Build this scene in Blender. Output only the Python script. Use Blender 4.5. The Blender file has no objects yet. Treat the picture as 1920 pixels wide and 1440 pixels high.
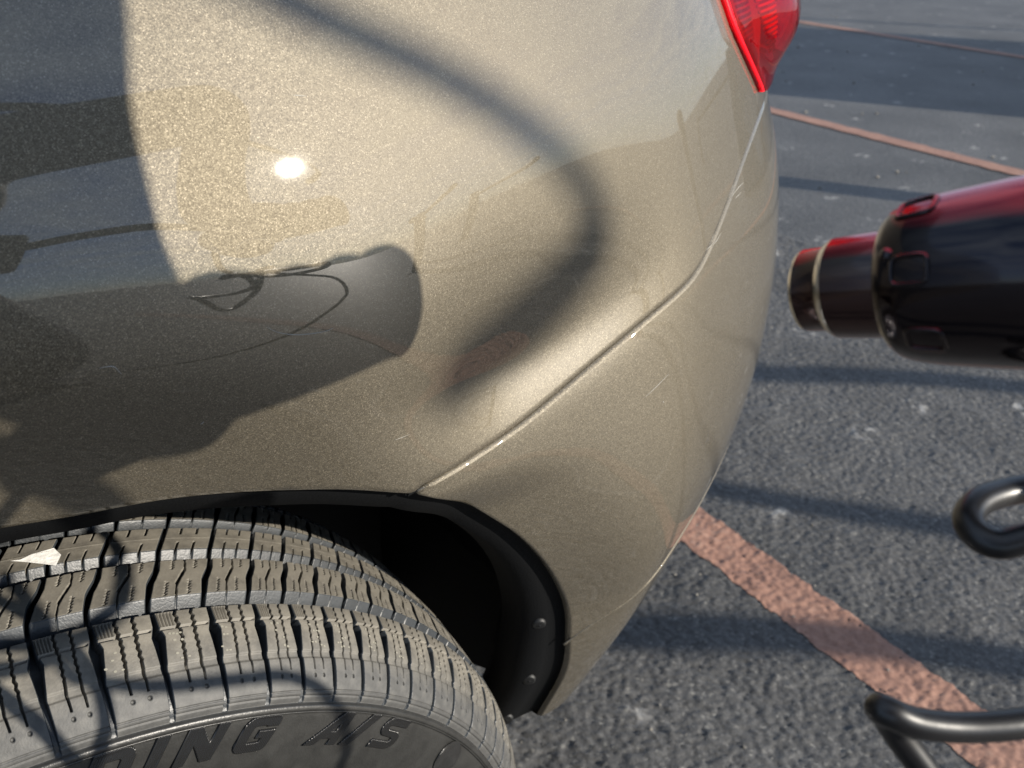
import bpy, bmesh, math, random
import numpy as np
from mathutils import Vector, Matrix

random.seed(7)
RNG = np.random.default_rng(11)
PI = math.pi
SC = bpy.context.scene
COL = SC.collection
rad = math.radians

# ------------------------------------------------------------------ camera, sky, sun, exposure
CAM_POS = np.array([0.0499, -0.4018, 0.9373])
CAM_R = np.array([0.80513354, -0.59290496, 0.01495599])
CAM_U = np.array([0.28184779, 0.40467857, 0.86994085])
CAM_F = np.array([0.52184461, 0.69620324, -0.49292925])
cam_data = bpy.data.cameras.new('camera')
cam = bpy.data.objects.new('camera', cam_data)
COL.objects.link(cam)
M = Matrix.Identity(4)
for i in range(3):
    M[i][0], M[i][1], M[i][2], M[i][3] = CAM_R[i], CAM_U[i], -CAM_F[i], CAM_POS[i]
cam.matrix_world = M
cam_data.sensor_width = 36.0
cam_data.lens = 31.62
cam_data.clip_start = 0.01
cam_data.clip_end = 3000
cam_data.dof.use_dof = True
cam_data.dof.focus_distance = 0.40
cam_data.dof.aperture_fstop = 17
SC.camera = cam

SUN_AZ, SUN_EL = rad(32), rad(20)          # azimuth from -Y towards +X
SUN = np.array([math.sin(SUN_AZ) * math.cos(SUN_EL), -math.cos(SUN_AZ) * math.cos(SUN_EL), math.sin(SUN_EL)])
sun_data = bpy.data.lights.new('sun', 'SUN')
sun_data.energy = 5.0
sun_data.angle = rad(0.53)
sun_data.color = (1.0, 0.92, 0.80)
sun = bpy.data.objects.new('sun', sun_data)
COL.objects.link(sun)
sun.rotation_euler = Vector(SUN.tolist()).to_track_quat('Z', 'Y').to_euler()
sun.location = (SUN * 20).tolist()

world = bpy.data.worlds.new('World')
SC.world = world
world.use_nodes = True
wt = world.node_tree
for n in list(wt.nodes):
    wt.nodes.remove(n)
w_out = wt.nodes.new('ShaderNodeOutputWorld')
w_bg = wt.nodes.new('ShaderNodeBackground')
w_bg.inputs['Strength'].default_value = 0.07
sky = wt.nodes.new('ShaderNodeTexSky')
sky.sky_type = 'NISHITA'
sky.sun_disc = False
sky.sun_elevation = SUN_EL
sky.sun_rotation = PI - SUN_AZ
sky.air_density = 1.0
sky.dust_density = 0.25
sky.ozone_density = 3.0
tc = wt.nodes.new('ShaderNodeTexCoord')
sep = wt.nodes.new('ShaderNodeSeparateXYZ')
wt.links.new(tc.outputs['Generated'], sep.inputs[0])
# clouds on a plane overhead: direction divided by its height
def wmath(op, a, b=None, c=None):
    n = wt.nodes.new('ShaderNodeMath'); n.operation = op
    for k, v in enumerate((a, b, c)):
        if v is None: continue
        if isinstance(v, (int, float)): n.inputs[k].default_value = v
        else: wt.links.new(v, n.inputs[k])
    return n.outputs[0]
hz = wmath('MAXIMUM', wmath('ADD', sep.outputs[2], 0.06), 0.02)
cx = wmath('DIVIDE', sep.outputs[0], hz); cy = wmath('DIVIDE', sep.outputs[1], hz)
comb = wt.nodes.new('ShaderNodeCombineXYZ')
wt.links.new(cx, comb.inputs[0]); wt.links.new(cy, comb.inputs[1])
cn = wt.nodes.new('ShaderNodeTexNoise')
cn.inputs['Scale'].default_value = 2.2; cn.inputs['Detail'].default_value = 9; cn.inputs['Roughness'].default_value = 0.62
cn.inputs['Distortion'].default_value = 0.5
wt.links.new(comb.outputs[0], cn.inputs['Vector'])
cr = wt.nodes.new('ShaderNodeValToRGB')
cr.color_ramp.elements[0].position = 0.33; cr.color_ramp.elements[1].position = 0.62
wt.links.new(cn.outputs['Fac'], cr.inputs[0])
cmul = wmath('MULTIPLY', cr.outputs[0], 0.85)
mixc = wt.nodes.new('ShaderNodeMixRGB')
wt.links.new(cmul, mixc.inputs[0])
tint = wt.nodes.new('ShaderNodeMixRGB'); tint.blend_type = 'MULTIPLY'; tint.inputs[0].default_value = 1
tint.inputs[2].default_value = (.74, .93, 1.24, 1)
wt.links.new(sky.outputs[0], tint.inputs[1]); wt.links.new(tint.outputs[0], mixc.inputs[1])
# clouds brighten towards the sun
sdot = wt.nodes.new('ShaderNodeVectorMath'); sdot.operation = 'DOT_PRODUCT'
wt.links.new(tc.outputs['Generated'], sdot.inputs[0]); sdot.inputs[1].default_value = SUN.tolist()
glow = wmath('POWER', wmath('MAXIMUM', sdot.outputs['Value'], 0.0), 5.0)
lum = wmath('MULTIPLY_ADD', glow, 2.5, 8.4)
ccol = wt.nodes.new('ShaderNodeVectorMath'); ccol.operation = 'SCALE'
ccol.inputs[0].default_value = (.80, .94, 1.12); wt.links.new(lum, ccol.inputs['Scale'])
wt.links.new(ccol.outputs[0], mixc.inputs[2])
wt.links.new(mixc.outputs[0], w_bg.inputs['Color'])
wt.links.new(w_bg.outputs[0], w_out.inputs['Surface'])

SC.view_settings.view_transform = 'Standard'
SC.view_settings.look = 'None'
SC.view_settings.exposure = 0.75
SC.view_settings.gamma = 1.0
SC.view_settings.use_curve_mapping = False
SC.render.engine = 'CYCLES'
SC.cycles.max_bounces = 8
SC.cycles.transparent_max_bounces = 12
SC.cycles.sample_clamp_indirect = 6.0
SC.cycles.caustics_reflective = False
SC.cycles.caustics_refractive = False

# ------------------------------------------------------------------ helpers
def tag(o, label=None, cat=None, group=None, kind=None):
    if label: o['label'] = label
    if cat: o['category'] = cat
    if group: o['group'] = group
    if kind: o['kind'] = kind
    return o

def empty(name, loc=(0, 0, 0), parent=None):
    o = bpy.data.objects.new(name, None)
    COL.objects.link(o); o.location = loc
    if parent: o.parent = parent
    o.empty_display_size = 0.05
    return o

def mesh_obj(name, verts, faces, mats, parent=None, smooth=True, mat_idx=None):
    me = bpy.data.meshes.new(name)
    v = np.asarray(verts, dtype=np.float32)
    if isinstance(faces, np.ndarray) and faces.ndim == 2:
        k = faces.shape[1]
        me.vertices.add(len(v)); me.vertices.foreach_set('co', v.ravel())
        me.loops.add(faces.size); me.loops.foreach_set('vertex_index', faces.ravel().astype(np.int32))
        me.polygons.add(len(faces))
        me.polygons.foreach_set('loop_start', np.arange(0, faces.size, k, dtype=np.int32))
        me.polygons.foreach_set('loop_total', np.full(len(faces), k, dtype=np.int32))
        me.update(calc_edges=True)
    else:
        me.from_pydata(v.tolist(), [], [list(map(int, f)) for f in faces])
    if not isinstance(mats, (list, tuple)): mats = [mats]
    for m in mats: me.materials.append(m)
    if mat_idx is not None:
        me.polygons.foreach_set('material_index', np.asarray(mat_idx, dtype=np.int32))
    if smooth:
        me.polygons.foreach_set('use_smooth', np.ones(len(me.polygons), dtype=bool))
    me.validate(); me.update()
    o = bpy.data.objects.new(name, me)
    COL.objects.link(o)
    if parent: o.parent = parent
    return o

def grid_faces(n, m, wrap=False, flip=False):
    """n rows (i), m columns (j), vertex index i*m+j"""
    i, j = np.meshgrid(np.arange(n - 1), np.arange(m - (0 if wrap else 1)), indexing='ij')
    j2 = (j + 1) % m
    a, b, c, d = i * m + j, i * m + j2, (i + 1) * m + j2, (i + 1) * m + j
    f = np.stack([a, b, c, d], -1).reshape(-1, 4)
    return f[:, ::-1].copy() if flip else f

def catmull(pts, n=12, closed=False):
    P = np.asarray(pts, float); out = []
    N = len(P)
    for i in range(N if closed else N - 1):
        p0 = P[(i - 1) % N] if (closed or i > 0) else 2 * P[0] - P[1]
        p1, p2 = P[i], P[(i + 1) % N]
        p3 = P[(i + 2) % N] if (closed or i + 2 < N) else 2 * P[-1] - P[-2]
        for k in range(n):
            t = k / n
            out.append(.5 * ((2 * p1) + (-p0 + p2) * t + (2 * p0 - 5 * p1 + 4 * p2 - p3) * t * t + (-p0 + 3 * p1 - 3 * p2 + p3) * t ** 3))
    if not closed: out.append(P[-1])
    return np.array(out)

def tube(name, pts, radius, mat, parent=None, seg=16, cap=True):
    P = np.asarray(pts, float); n = len(P)
    R = np.full(n, radius) if np.isscalar(radius) else np.asarray(radius, float)
    T = np.gradient(P, axis=0); T /= np.linalg.norm(T, axis=1)[:, None] + 1e-12
    up = np.array([0, 0, 1.]) if abs(T[0][2]) < .9 else np.array([1., 0, 0])
    N = np.cross(T[0], up); N /= np.linalg.norm(N)
    V = []
    ang = np.linspace(0, 2 * PI, seg, endpoint=False)
    for i in range(n):
        N = N - T[i] * (N @ T[i]); N /= np.linalg.norm(N)
        B = np.cross(T[i], N)
        V.append(P[i] + R[i] * (np.cos(ang)[:, None] * N + np.sin(ang)[:, None] * B))
    V = np.concatenate(V)
    F = grid_faces(n, seg, wrap=True).tolist()
    if cap:
        F.append(list(range(seg))[::-1]); F.append([(n - 1) * seg + k for k in range(seg)])
    return mesh_obj(name, V, F, mat, parent)

def lathe(name, prof, origin, axis, mat, parent=None, seg=64, a0=0., a1=2 * PI, cap=False):
    """prof: list of (distance along the axis, radius)"""
    ax = np.asarray(axis, float); ax = ax / np.linalg.norm(ax)
    up = np.array([0, 0, 1.]) if abs(ax[2]) < .9 else np.array([1., 0, 0])
    e1 = np.cross(up, ax); e1 /= np.linalg.norm(e1); e2 = np.cross(ax, e1)
    full = abs(a1 - a0 - 2 * PI) < 1e-6
    an = np.linspace(a0, a1, seg, endpoint=not full)
    V = [np.asarray(origin) + ax * s + r * (np.cos(an)[:, None] * e1 + np.sin(an)[:, None] * e2) for s, r in prof]
    F = grid_faces(len(prof), seg, wrap=full)
    return mesh_obj(name, np.concatenate(V), F, mat, parent)

def sstep(a, b, x):
    t = np.clip((np.asarray(x, float) - a) / (b - a), 0, 1); return t * t * (3 - 2 * t)

def gauss1(a, sig, axis):
    n = max(1, int(3 * sig)); k = np.exp(-.5 * (np.arange(-n, n + 1) / sig) ** 2); k /= k.sum()
    a = np.moveaxis(a, axis, -1); p = np.pad(a, [(0, 0)] * (a.ndim - 1) + [(n, n)], mode='edge')
    o = sum(k[i] * p[..., i:i + a.shape[-1]] for i in range(2 * n + 1))
    return np.moveaxis(o, -1, axis)

# ------------------------------------------------------------------ materials
def new_mat(name):
    m = bpy.data.materials.new(name); m.use_nodes = True
    nt = m.node_tree
    return m, nt, nt.nodes['Principled BSDF']

def nd(nt, typ, **kw):
    n = nt.nodes.new(typ)
    for k, v in kw.items():
        if k in n.inputs: n.inputs[k].default_value = v
        else: setattr(n, k, v)
    return n

def ramp(nt, fac, stops):
    r = nt.nodes.new('ShaderNodeValToRGB')
    e = r.color_ramp.elements
    while len(e) < len(stops): e.new(0.5)
    for k, (p, c) in enumerate(stops):
        e[k].position = p
        e[k].color = (c, c, c, 1) if np.isscalar(c) else (*c, 1)
    nt.links.new(fac, r.inputs[0])
    return r.outputs[0]

def simple(name, col, rough=.5, metal=0., coat=0., spec=.5, noise=0., nscale=40., bump=0., bscale=300., coat_rough=.03):
    m, nt, b = new_mat(name)
    b.inputs['Base Color'].default_value = (*col, 1)
    b.inputs['Roughness'].default_value = rough
    b.inputs['Metallic'].default_value = metal
    b.inputs['Coat Weight'].default_value = coat
    b.inputs['Coat Roughness'].default_value = coat_rough
    b.inputs['Specular IOR Level'].default_value = spec
    t = nt.nodes.new('ShaderNodeTexCoord')
    if noise:
        n = nd(nt, 'ShaderNodeTexNoise', Scale=nscale, Detail=6.0)
        nt.links.new(t.outputs['Object'], n.inputs['Vector'])
        lo = tuple(c * (1 - noise) for c in col); hi = tuple(min(1, c * (1 + noise)) for c in col)
        nt.links.new(ramp(nt, n.outputs['Fac'], [(.3, lo), (.7, hi)]), b.inputs['Base Color'])
    if bump:
        n = nd(nt, 'ShaderNodeTexNoise', Scale=bscale, Detail=4.0)
        nt.links.new(t.outputs['Object'], n.inputs['Vector'])
        bp = nd(nt, 'ShaderNodeBump', Strength=bump, Distance=.001)
        nt.links.new(n.outputs['Fac'], bp.inputs['Height'])
        nt.links.new(bp.outputs['Normal'], b.inputs['Normal'])
    return m

def paint_material():
    m, nt, b = new_mat('metallic_beige_paint')
    L = nt.links
    t = nt.nodes.new('ShaderNodeTexCoord')
    v = nd(nt, 'ShaderNodeTexVoronoi', Scale=2700.0)
    L.new(t.outputs['Object'], v.inputs['Vector'])
    v2 = nd(nt, 'ShaderNodeTexVoronoi', Scale=1800.0)
    L.new(t.outputs['Object'], v2.inputs['Vector'])
    # each flake leans its own way
    def lean(vor, amt):
        s = nd(nt, 'ShaderNodeVectorMath', operation='SUBTRACT'); s.inputs[1].default_value = (.5, .5, .5)
        L.new(vor.outputs['Color'], s.inputs[0])
        k = nd(nt, 'ShaderNodeVectorMath', operation='SCALE'); k.inputs['Scale'].default_value = amt
        L.new(s.outputs[0], k.inputs[0]); return k.outputs[0]
    geo = nt.nodes.new('ShaderNodeNewGeometry')
    a = nd(nt, 'ShaderNodeVectorMath', operation='ADD'); L.new(geo.outputs['Normal'], a.inputs[0]); L.new(lean(v, .20), a.inputs[1])
    a2 = nd(nt, 'ShaderNodeVectorMath', operation='ADD'); L.new(a.outputs[0], a2.inputs[0]); L.new(lean(v2, .05), a2.inputs[1])
    nz = nd(nt, 'ShaderNodeVectorMath', operation='NORMALIZE'); L.new(a2.outputs[0], nz.inputs[0])
    L.new(nz.outputs[0], b.inputs['Normal'])
    L.new(geo.outputs['Normal'], b.inputs['Coat Normal'])
    n = nd(nt, 'ShaderNodeTexNoise', Scale=3.0, Detail=3.0)
    L.new(t.outputs['Object'], n.inputs['Vector'])
    sepc = nt.nodes.new('ShaderNodeSeparateColor'); L.new(v.outputs['Color'], sepc.inputs[0])
    c1 = ramp(nt, sepc.outputs[0], [(0., (.113, .097, .071)), (.5, (.150, .130, .096)), (.9, (.186, .163, .120)), (1., (.29, .255, .195))])
    L.new(c1, b.inputs['Base Color'])
    b.inputs['Metallic'].default_value = .82
    b.inputs['Roughness'].default_value = .64
    b.inputs['Coat Weight'].default_value = 1.0
    b.inputs['Coat IOR'].default_value = 1.58
    # faint dust film on the clear coat
    d = nd(nt, 'ShaderNodeTexNoise', Scale=55.0, Detail=6.0)
    L.new(t.outputs['Object'], d.inputs['Vector'])
    L.new(ramp(nt, d.outputs['Fac'], [(.35, .010), (.75, .030)]), b.inputs['Coat Roughness'])
    return m

PAINT = paint_material()
BLACK_PLASTIC = simple('black_plastic', (.003, .0034, .004), rough=.7, spec=.12, bump=.25, bscale=700)
PRIMER = simple('dark_underside', (.012, .012, .012), rough=.8)

def asphalt_material(name, near=True):
    m, nt, b = new_mat(name)
    L = nt.links
    t = nt.nodes.new('ShaderNodeTexCoord')
    v = nd(nt, 'ShaderNodeTexVoronoi', Scale=230.0)
    L.new(t.outputs['Object'], v.inputs['Vector'])
    sc = nt.nodes.new('ShaderNodeSeparateColor'); L.new(v.outputs['Color'], sc.inputs[0])
    base = ramp(nt, sc.outputs[0], [(0., (.056, .055, .053)), (.6, (.073, .072, .070)), (.95, (.100, .098, .094)), (1., (.17, .165, .15))])
    n = nd(nt, 'ShaderNodeTexNoise', Scale=2.3, Detail=5.0)
    L.new(t.outputs['Object'], n.inputs['Vector'])
    k = ramp(nt, n.outputs['Fac'], [(.3, .75), (.7, 1.25)])
    mx = nd(nt, 'ShaderNodeMixRGB', blend_type='MULTIPLY'); mx.inputs[0].default_value = 1
    L.new(base, mx.inputs[1]); L.new(k, mx.inputs[2])
    # pale worn spots and spilled specks
    s = nd(nt, 'ShaderNodeTexVoronoi', Scale=3.2, voronoi_dimensions='2D'); s.inputs['Randomness'].default_value = 1
    L.new(t.outputs['Object'], s.inputs['Vector'])
    sp = ramp(nt, s.outputs['Distance'], [(.05, 1.), (.11, 0.)])
    s2 = nd(nt, 'ShaderNodeTexNoise', Scale=38.0, Detail=3.0)
    L.new(t.outputs['Object'], s2.inputs['Vector'])
    spn = ramp(nt, s2.outputs['Fac'], [(.5, 0.), (.62, 1.)])
    mm = nd(nt, 'ShaderNodeMath', operation='MULTIPLY'); L.new(sp, mm.inputs[0]); L.new(spn, mm.inputs[1])
    m3 = nd(nt, 'ShaderNodeMixRGB'); L.new(mm.outputs[0], m3.inputs[0]); L.new(mx.outputs[0], m3.inputs[1]); m3.inputs[2].default_value = (.30, .29, .27, 1)
    L.new(m3.outputs[0], b.inputs['Base Color'])
    b.inputs['Roughness'].default_value = .62
    b.inputs['Specular IOR Level'].default_value = .4
    if near:
        n2 = nd(nt, 'ShaderNodeTexNoise', Scale=420.0, Detail=4.0)
        L.new(t.outputs['Object'], n2.inputs['Vector'])
        bp = nd(nt, 'ShaderNodeBump', Strength=.6, Distance=.0012); L.new(n2.outputs['Fac'], bp.inputs['Height'])
    else:
        n2 = nd(nt, 'ShaderNodeTexNoise', Scale=95.0, Detail=5.0)
        L.new(t.outputs['Object'], n2.inputs['Vector'])
        bp = nd(nt, 'ShaderNodeBump', Strength=.7, Distance=.005); L.new(n2.outputs['Fac'], bp.inputs['Height'])
    L.new(bp.outputs['Normal'], b.inputs['Normal'])
    return m

ASPHALT = asphalt_material('asphalt_near', True)
ASPHALT_FAR = asphalt_material('asphalt_far', False)

def line_material():
    m, nt, b = new_mat('faded_orange_paint')
    L = nt.links
    t = nt.nodes.new('ShaderNodeTexCoord')
    n = nd(nt, 'ShaderNodeTexNoise', Scale=60.0, Detail=8.0, Roughness=.7)
    L.new(t.outputs['Object'], n.inputs['Vector'])
    n2 = nd(nt, 'ShaderNodeTexNoise', Scale=7.0, Detail=3.0)
    L.new(t.outputs['Object'], n2.inputs['Vector'])
    ad = nd(nt, 'ShaderNodeMath', operation='MULTIPLY_ADD'); L.new(n2.outputs['Fac'], ad.inputs[0]); ad.inputs[1].default_value = .5; L.new(n.outputs['Fac'], ad.inputs[2])
    c = ramp(nt, ad.outputs[0], [(.46, (.10, .075, .066)), (.60, (.215, .115, .083)), (.82, (.285, .155, .108)), (1., (.34, .21, .155))])
    L.new(c, b.inputs['Base Color'])
    b.inputs['Roughness'].default_value = .7
    bp = nd(nt, 'ShaderNodeBump', Strength=.6, Distance=.001); L.new(n.outputs['Fac'], bp.inputs['Height'])
    L.new(bp.outputs['Normal'], b.inputs['Normal'])
    return m
LINE = line_material()
# ------------------------------------------------------------------ the car body's surface: plan curve x tilt table
PLAN = catmull([(-2.6, -.07), (-1.6, -.085), (-.9, -.093), (-.5, -.098), (-.2, -.100), (0, -.100), (.15, -.0965), (.25, -.0885), (.35, -.0745), (.45, -.0505),
                (.55, -.0105), (.63, .034), (.70, .092), (.76, .170), (.81, .27), (.845, .41), (.862, .60), (.868, .82)], 24)
_d = np.r_[0, np.cumsum(np.hypot(*np.diff(PLAN, axis=0).T))]
_d -= np.interp(0, PLAN[:, 0], _d)
def plan(u):
    u = np.asarray(u, float)
    x = np.interp(u, _d, PLAN[:, 0]); y = np.interp(u, _d, PLAN[:, 1])
    h = .02
    tx = np.interp(u + h, _d, PLAN[:, 0]) - np.interp(u - h, _d, PLAN[:, 0])
    ty = np.interp(u + h, _d, PLAN[:, 1]) - np.interp(u - h, _d, PLAN[:, 1])
    l = np.hypot(tx, ty)
    return x, y, ty / l, -tx / l               # outward normal: away from the car
ZC = [(-0.6, 0.7969), (0.0168, 0.7949), (0.0668, 0.7909), (0.09, 0.7873), (0.1152, 0.7813), (0.1334, 0.7757), (0.153, 0.7683), (0.1745, 0.7582), (0.1989, 0.7448), (0.2266, 0.7277), (0.2575, 0.7193), (0.2916, 0.7192), (0.3206, 0.7237), (0.3428, 0.7312), (0.3736, 0.7414), (0.4336, 0.7594), (0.7, 0.7714), (1.7, 0.7714)]
# above the crease: knots by the fraction of the way from the crease up to Z_TOP; below it: knots by metres under the crease
Z_TOP = .86
F_UP = [(4.0, 27), (2.0, 26), (1.0, 21.5)]
TILT_UP = [
    (-.6, [(.62, 17), (.42, 10), (.20, 1), (.05, -5), (0, -8)]),
    (.08, [(.62, 17), (.42, 10), (.20, 1), (.05, -5), (0, -8)]),
    (.14, [(.66, 18.6), (.45, 11.4), (.22, 0), (.05, -6), (0, -8)]),
    (.20, [(.72, 18.7), (.50, 11.6), (.27, -2), (.08, -9), (0, -10)]),
    (.27, [(.80, 17), (.62, 9), (.42, -5), (.18, -17), (.03, -20), (0, -4)]),
    (.33, [(.82, 17), (.62, 9), (.40, -2), (.15, -10), (.03, -9), (0, 6)]),
    (.42, [(.75, 17), (.45, 14), (.2, 13), (0, 13)]),
    (.75, [(.75, 14), (.45, 14), (.2, 18), (0, 20)]),
    (1.7, [(.75, 14), (.45, 14), (.2, 18), (0, 20)]),
]
TILT_DN = [
    (-.6, [(0, -11), (.004, -16), (.02, -22), (.07, -25), (.3, -10)]),
    (.08, [(0, -11), (.004, -16), (.02, -22), (.07, -25), (.3, -10)]),
    (.14, [(0, -10), (.004, -13), (.02, -19), (.07, -22), (.3, -10)]),
    (.20, [(0, -9), (.004, -9), (.02, -10), (.07, -14), (.3, -10)]),
    (.27, [(0, 0), (.005, 16), (.018, 19), (.030, 16), (.038, 3), (.07, -3), (.12, -8), (.18, -16), (.25, -22), (.45, -24)]),
    (.33, [(0, 8), (.005, 16), (.016, 18.5), (.027, 15.5), (.036, 4), (.08, 0), (.13, -6), (.19, -16), (.27, -23), (.47, -25)]),
    (.42, [(0, 13), (.02, 12), (.04, 8), (.1, 5), (.17, -2), (.24, -14), (.34, -22), (.5, -25)]),
    (.75, [(0, 20), (.06, 10), (.12, 2), (.16, -2), (.24, -10), (.33, -18), (.42, -22), (.54, -26)]),
    (1.7, [(0, 20), (.06, 10), (.12, 2), (.16, -2), (.24, -10), (.33, -18), (.42, -22), (.54, -26)]),
]
O_ANCHOR = [(-.6, -.004), (.10, -.004), (.25, -.006), (.42, -.018), (.60, -.032), (.72, -.037), (1.7, -.037)]
ZS = .0005
ZG = np.arange(.05, 1.3001, ZS)
UG = np.arange(-.6, 1.6001, .01)
_zc = gauss1(np.interp(UG, [k for k, _ in ZC], [v for _, v in ZC]), 1.5, 0)
def _curve(table, u, keys):
    st = [s for s, _ in table]; k = int(np.clip(np.searchsorted(st, u) - 1, 0, len(st) - 2))
    w = np.clip((u - st[k]) / (st[k + 1] - st[k]), 0, 1)
    c = [np.interp(keys, [a for a, _ in sorted(table[q][1])], [b for _, b in sorted(table[q][1])]) for q in (k, k + 1)]
    return c[0] * (1 - w) + c[1] * w
_upt = [(s, k + F_UP) for s, k in TILT_UP]
_TU = np.array([np.where(ZG >= z, _curve(_upt, u, np.where(ZG < Z_TOP, (ZG - z) / (Z_TOP - z), 1 + (ZG - Z_TOP) / .06)), _curve(TILT_DN, u, z - ZG)) for u, z in zip(UG, _zc)])
_TU = gauss1(gauss1(_TU, .0036 / ZS, 1), 1.6, 0)
_I = np.concatenate([np.zeros((len(UG), 1)), np.cumsum(-np.tan(np.radians((_TU[:, 1:] + _TU[:, :-1]) / 2)) * ZS, 1)], 1)
_oa = gauss1(np.interp(UG, [k for k, _ in O_ANCHOR], [v for _, v in O_ANCHOR]), 4, 0)
for _k in range(len(UG)):
    _I[_k] += _oa[_k] - np.interp(Z_TOP, ZG, _I[_k])
FLARE = [(.50, .415), (.5307, .4016), (.566, .3827), (.6031, .361), (.643, .3326), (.6679, .3116), (.69, .292)]   # z, u: where the arch's flare meets the bumper face
def off(u, z):
    u = np.asarray(u, float); z = np.asarray(z, float)
    fu = np.clip((u - UG[0]) / .01, 0, len(UG) - 1.001); iu = fu.astype(int); wu = fu - iu
    # cubic (Catmull-Rom) across the stations keeps the reflections smooth
    def at(i):
        i = np.clip(i, 0, len(UG) - 1)
        fz = np.clip((z - ZG[0]) / ZS, 0, len(ZG) - 1.001); iz = fz.astype(int); wz = fz - iz
        return _I[i, iz] * (1 - wz) + _I[i, iz + 1] * wz
    p0, p1, p2, p3 = at(iu - 1), at(iu), at(iu + 1), at(iu + 2)
    t = wu
    ur = np.interp(z, [k for k, _ in FLARE], [v for _, v in FLARE])
    d = (ur - u) / .010
    flare = -.0019 * np.logaddexp(0, np.clip(d, -30, 30)) * sstep(.42, .52, z) * (1 - sstep(.632, .672, z)) * (u > .15)
    return flare + .5 * ((2 * p1) + (-p0 + p2) * t + (2 * p0 - 5 * p1 + 4 * p2 - p3) * t * t + (-p0 + 3 * p1 - 3 * p2 + p3) * t ** 3)
def body(u, z, lift=0.):
    x, y, nx, ny = plan(u)
    o = off(u, z) + lift
    return np.stack([x + nx * o, y + ny * o, np.asarray(z, float) + 0 * x], -1)
# ------------------------------------------------------------------ ground: broken asphalt near the car, plain lot beyond
def band_noise(n, m, step, wl_lo, wl_hi, seed):
    r = np.random.default_rng(seed).standard_normal((n, m))
    fx = np.fft.fftfreq(n, step)[:, None]; fy = np.fft.rfftfreq(m, step)[None, :]
    f = np.hypot(fx, fy) + 1e-9
    mask = np.exp(-((np.log(f) - np.log(2 / (wl_lo + wl_hi))) / np.log(wl_hi / wl_lo)) ** 2 * 2)
    o = np.fft.irfft2(np.fft.rfft2(r) * mask, s=(n, m)); return o / o.std()
GX0, GX1, GY0, GY1, GS = .28, 2.30, -.62, 1.30, .0032
gx = np.arange(GX0, GX1, GS); gy = np.arange(GY0, GY1, GS)
_n0 = band_noise(len(gx), len(gy), GS, .0065, .009, 5)
_n1 = band_noise(len(gx), len(gy), GS, .010, .018, 1)
_n2 = band_noise(len(gx), len(gy), GS, .018, .045, 2)
_n3 = band_noise(len(gx), len(gy), GS, .10, .5, 3)
GH = .00085 * np.tanh(_n1 * .9) + .0005 * _n0 + .0005 * _n2 + .0009 * _n3
GXX, GYY = np.meshgrid(gx, gy, indexing='ij')
_edge = np.minimum.reduce([GXX - GX0, gx[-1] - GXX, GYY - GY0, gy[-1] - GYY])
GH = GH - .012 * (1 - sstep(0, .05, _edge))
ground = mesh_obj('parking_lot_ground', [(-150, -150, -.006), (150, -150, -.006), (150, 150, -.006), (-150, 150, -.006)], [(0, 1, 2, 3)], ASPHALT_FAR, smooth=False)
tag(ground, kind='structure')
near = mesh_obj('asphalt_surface', np.stack([GXX, GYY, GH], -1).reshape(-1, 3), grid_faces(len(gx), len(gy), flip=True), ASPHALT)
tag(near, kind='structure')

# parking lines: sheets of paint lying on the stones, with worn edges
def line_x(y, k): return 1.0407 + .0281 * y + 2.5165 * k
iy = (gy > -.58) & (gy < 1.26)
ys = gy[iy]
cols_ = np.linspace(0, 1, 31)
edge_n = np.interp(np.arange(len(ys)), np.arange(len(ys)), gauss1(RNG.standard_normal(len(ys)), 1.5, 0)) * .0034
edge_m = gauss1(RNG.standard_normal(len(ys)), 1.5, 0) * .0034
X = (line_x(ys, 0) + edge_n)[:, None] - cols_[None] * (.0918 + edge_n - edge_m)[:, None]
fx = (X - GX0) / GS; fy = (np.broadcast_to(ys[:, None], X.shape) - GY0) / GS
ix = np.clip(fx.astype(int), 0, len(gx) - 2); jy = np.clip(np.round(fy).astype(int), 0, len(gy) - 1)
wx = fx - ix
Z = GH[ix, jy] * (1 - wx) + GH[ix + 1, jy] * wx + .0011
F = grid_faces(len(ys), len(cols_))
worn = band_noise(len(ys) - 1, len(cols_) - 1, GS, .006, .03, 9)
F = F[worn.ravel() < 2.9]
ln = mesh_obj('parking_line', np.stack([X, np.broadcast_to(ys[:, None], X.shape), Z], -1).reshape(-1, 3), F, LINE)
tag(ln, kind='structure')
def flat_line(k, y0, y1):
    n = 160; yy = np.linspace(y0, y1, n); V = []
    for q in yy:
        a, b = RNG.normal(0, .003, 2)
        V += [(line_x(q, k) + a, q, -.0018), (line_x(q, k) - .0918 + b, q, -.0018)]
    o = mesh_obj('parking_line', V, grid_faces(n, 2), LINE); tag(o, kind='structure')
flat_line(0, 1.25, 4.2); flat_line(0, -4, -.57)
flat_line(1, -1.6, 4.3); flat_line(2, -1.6, 4.3)

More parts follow.
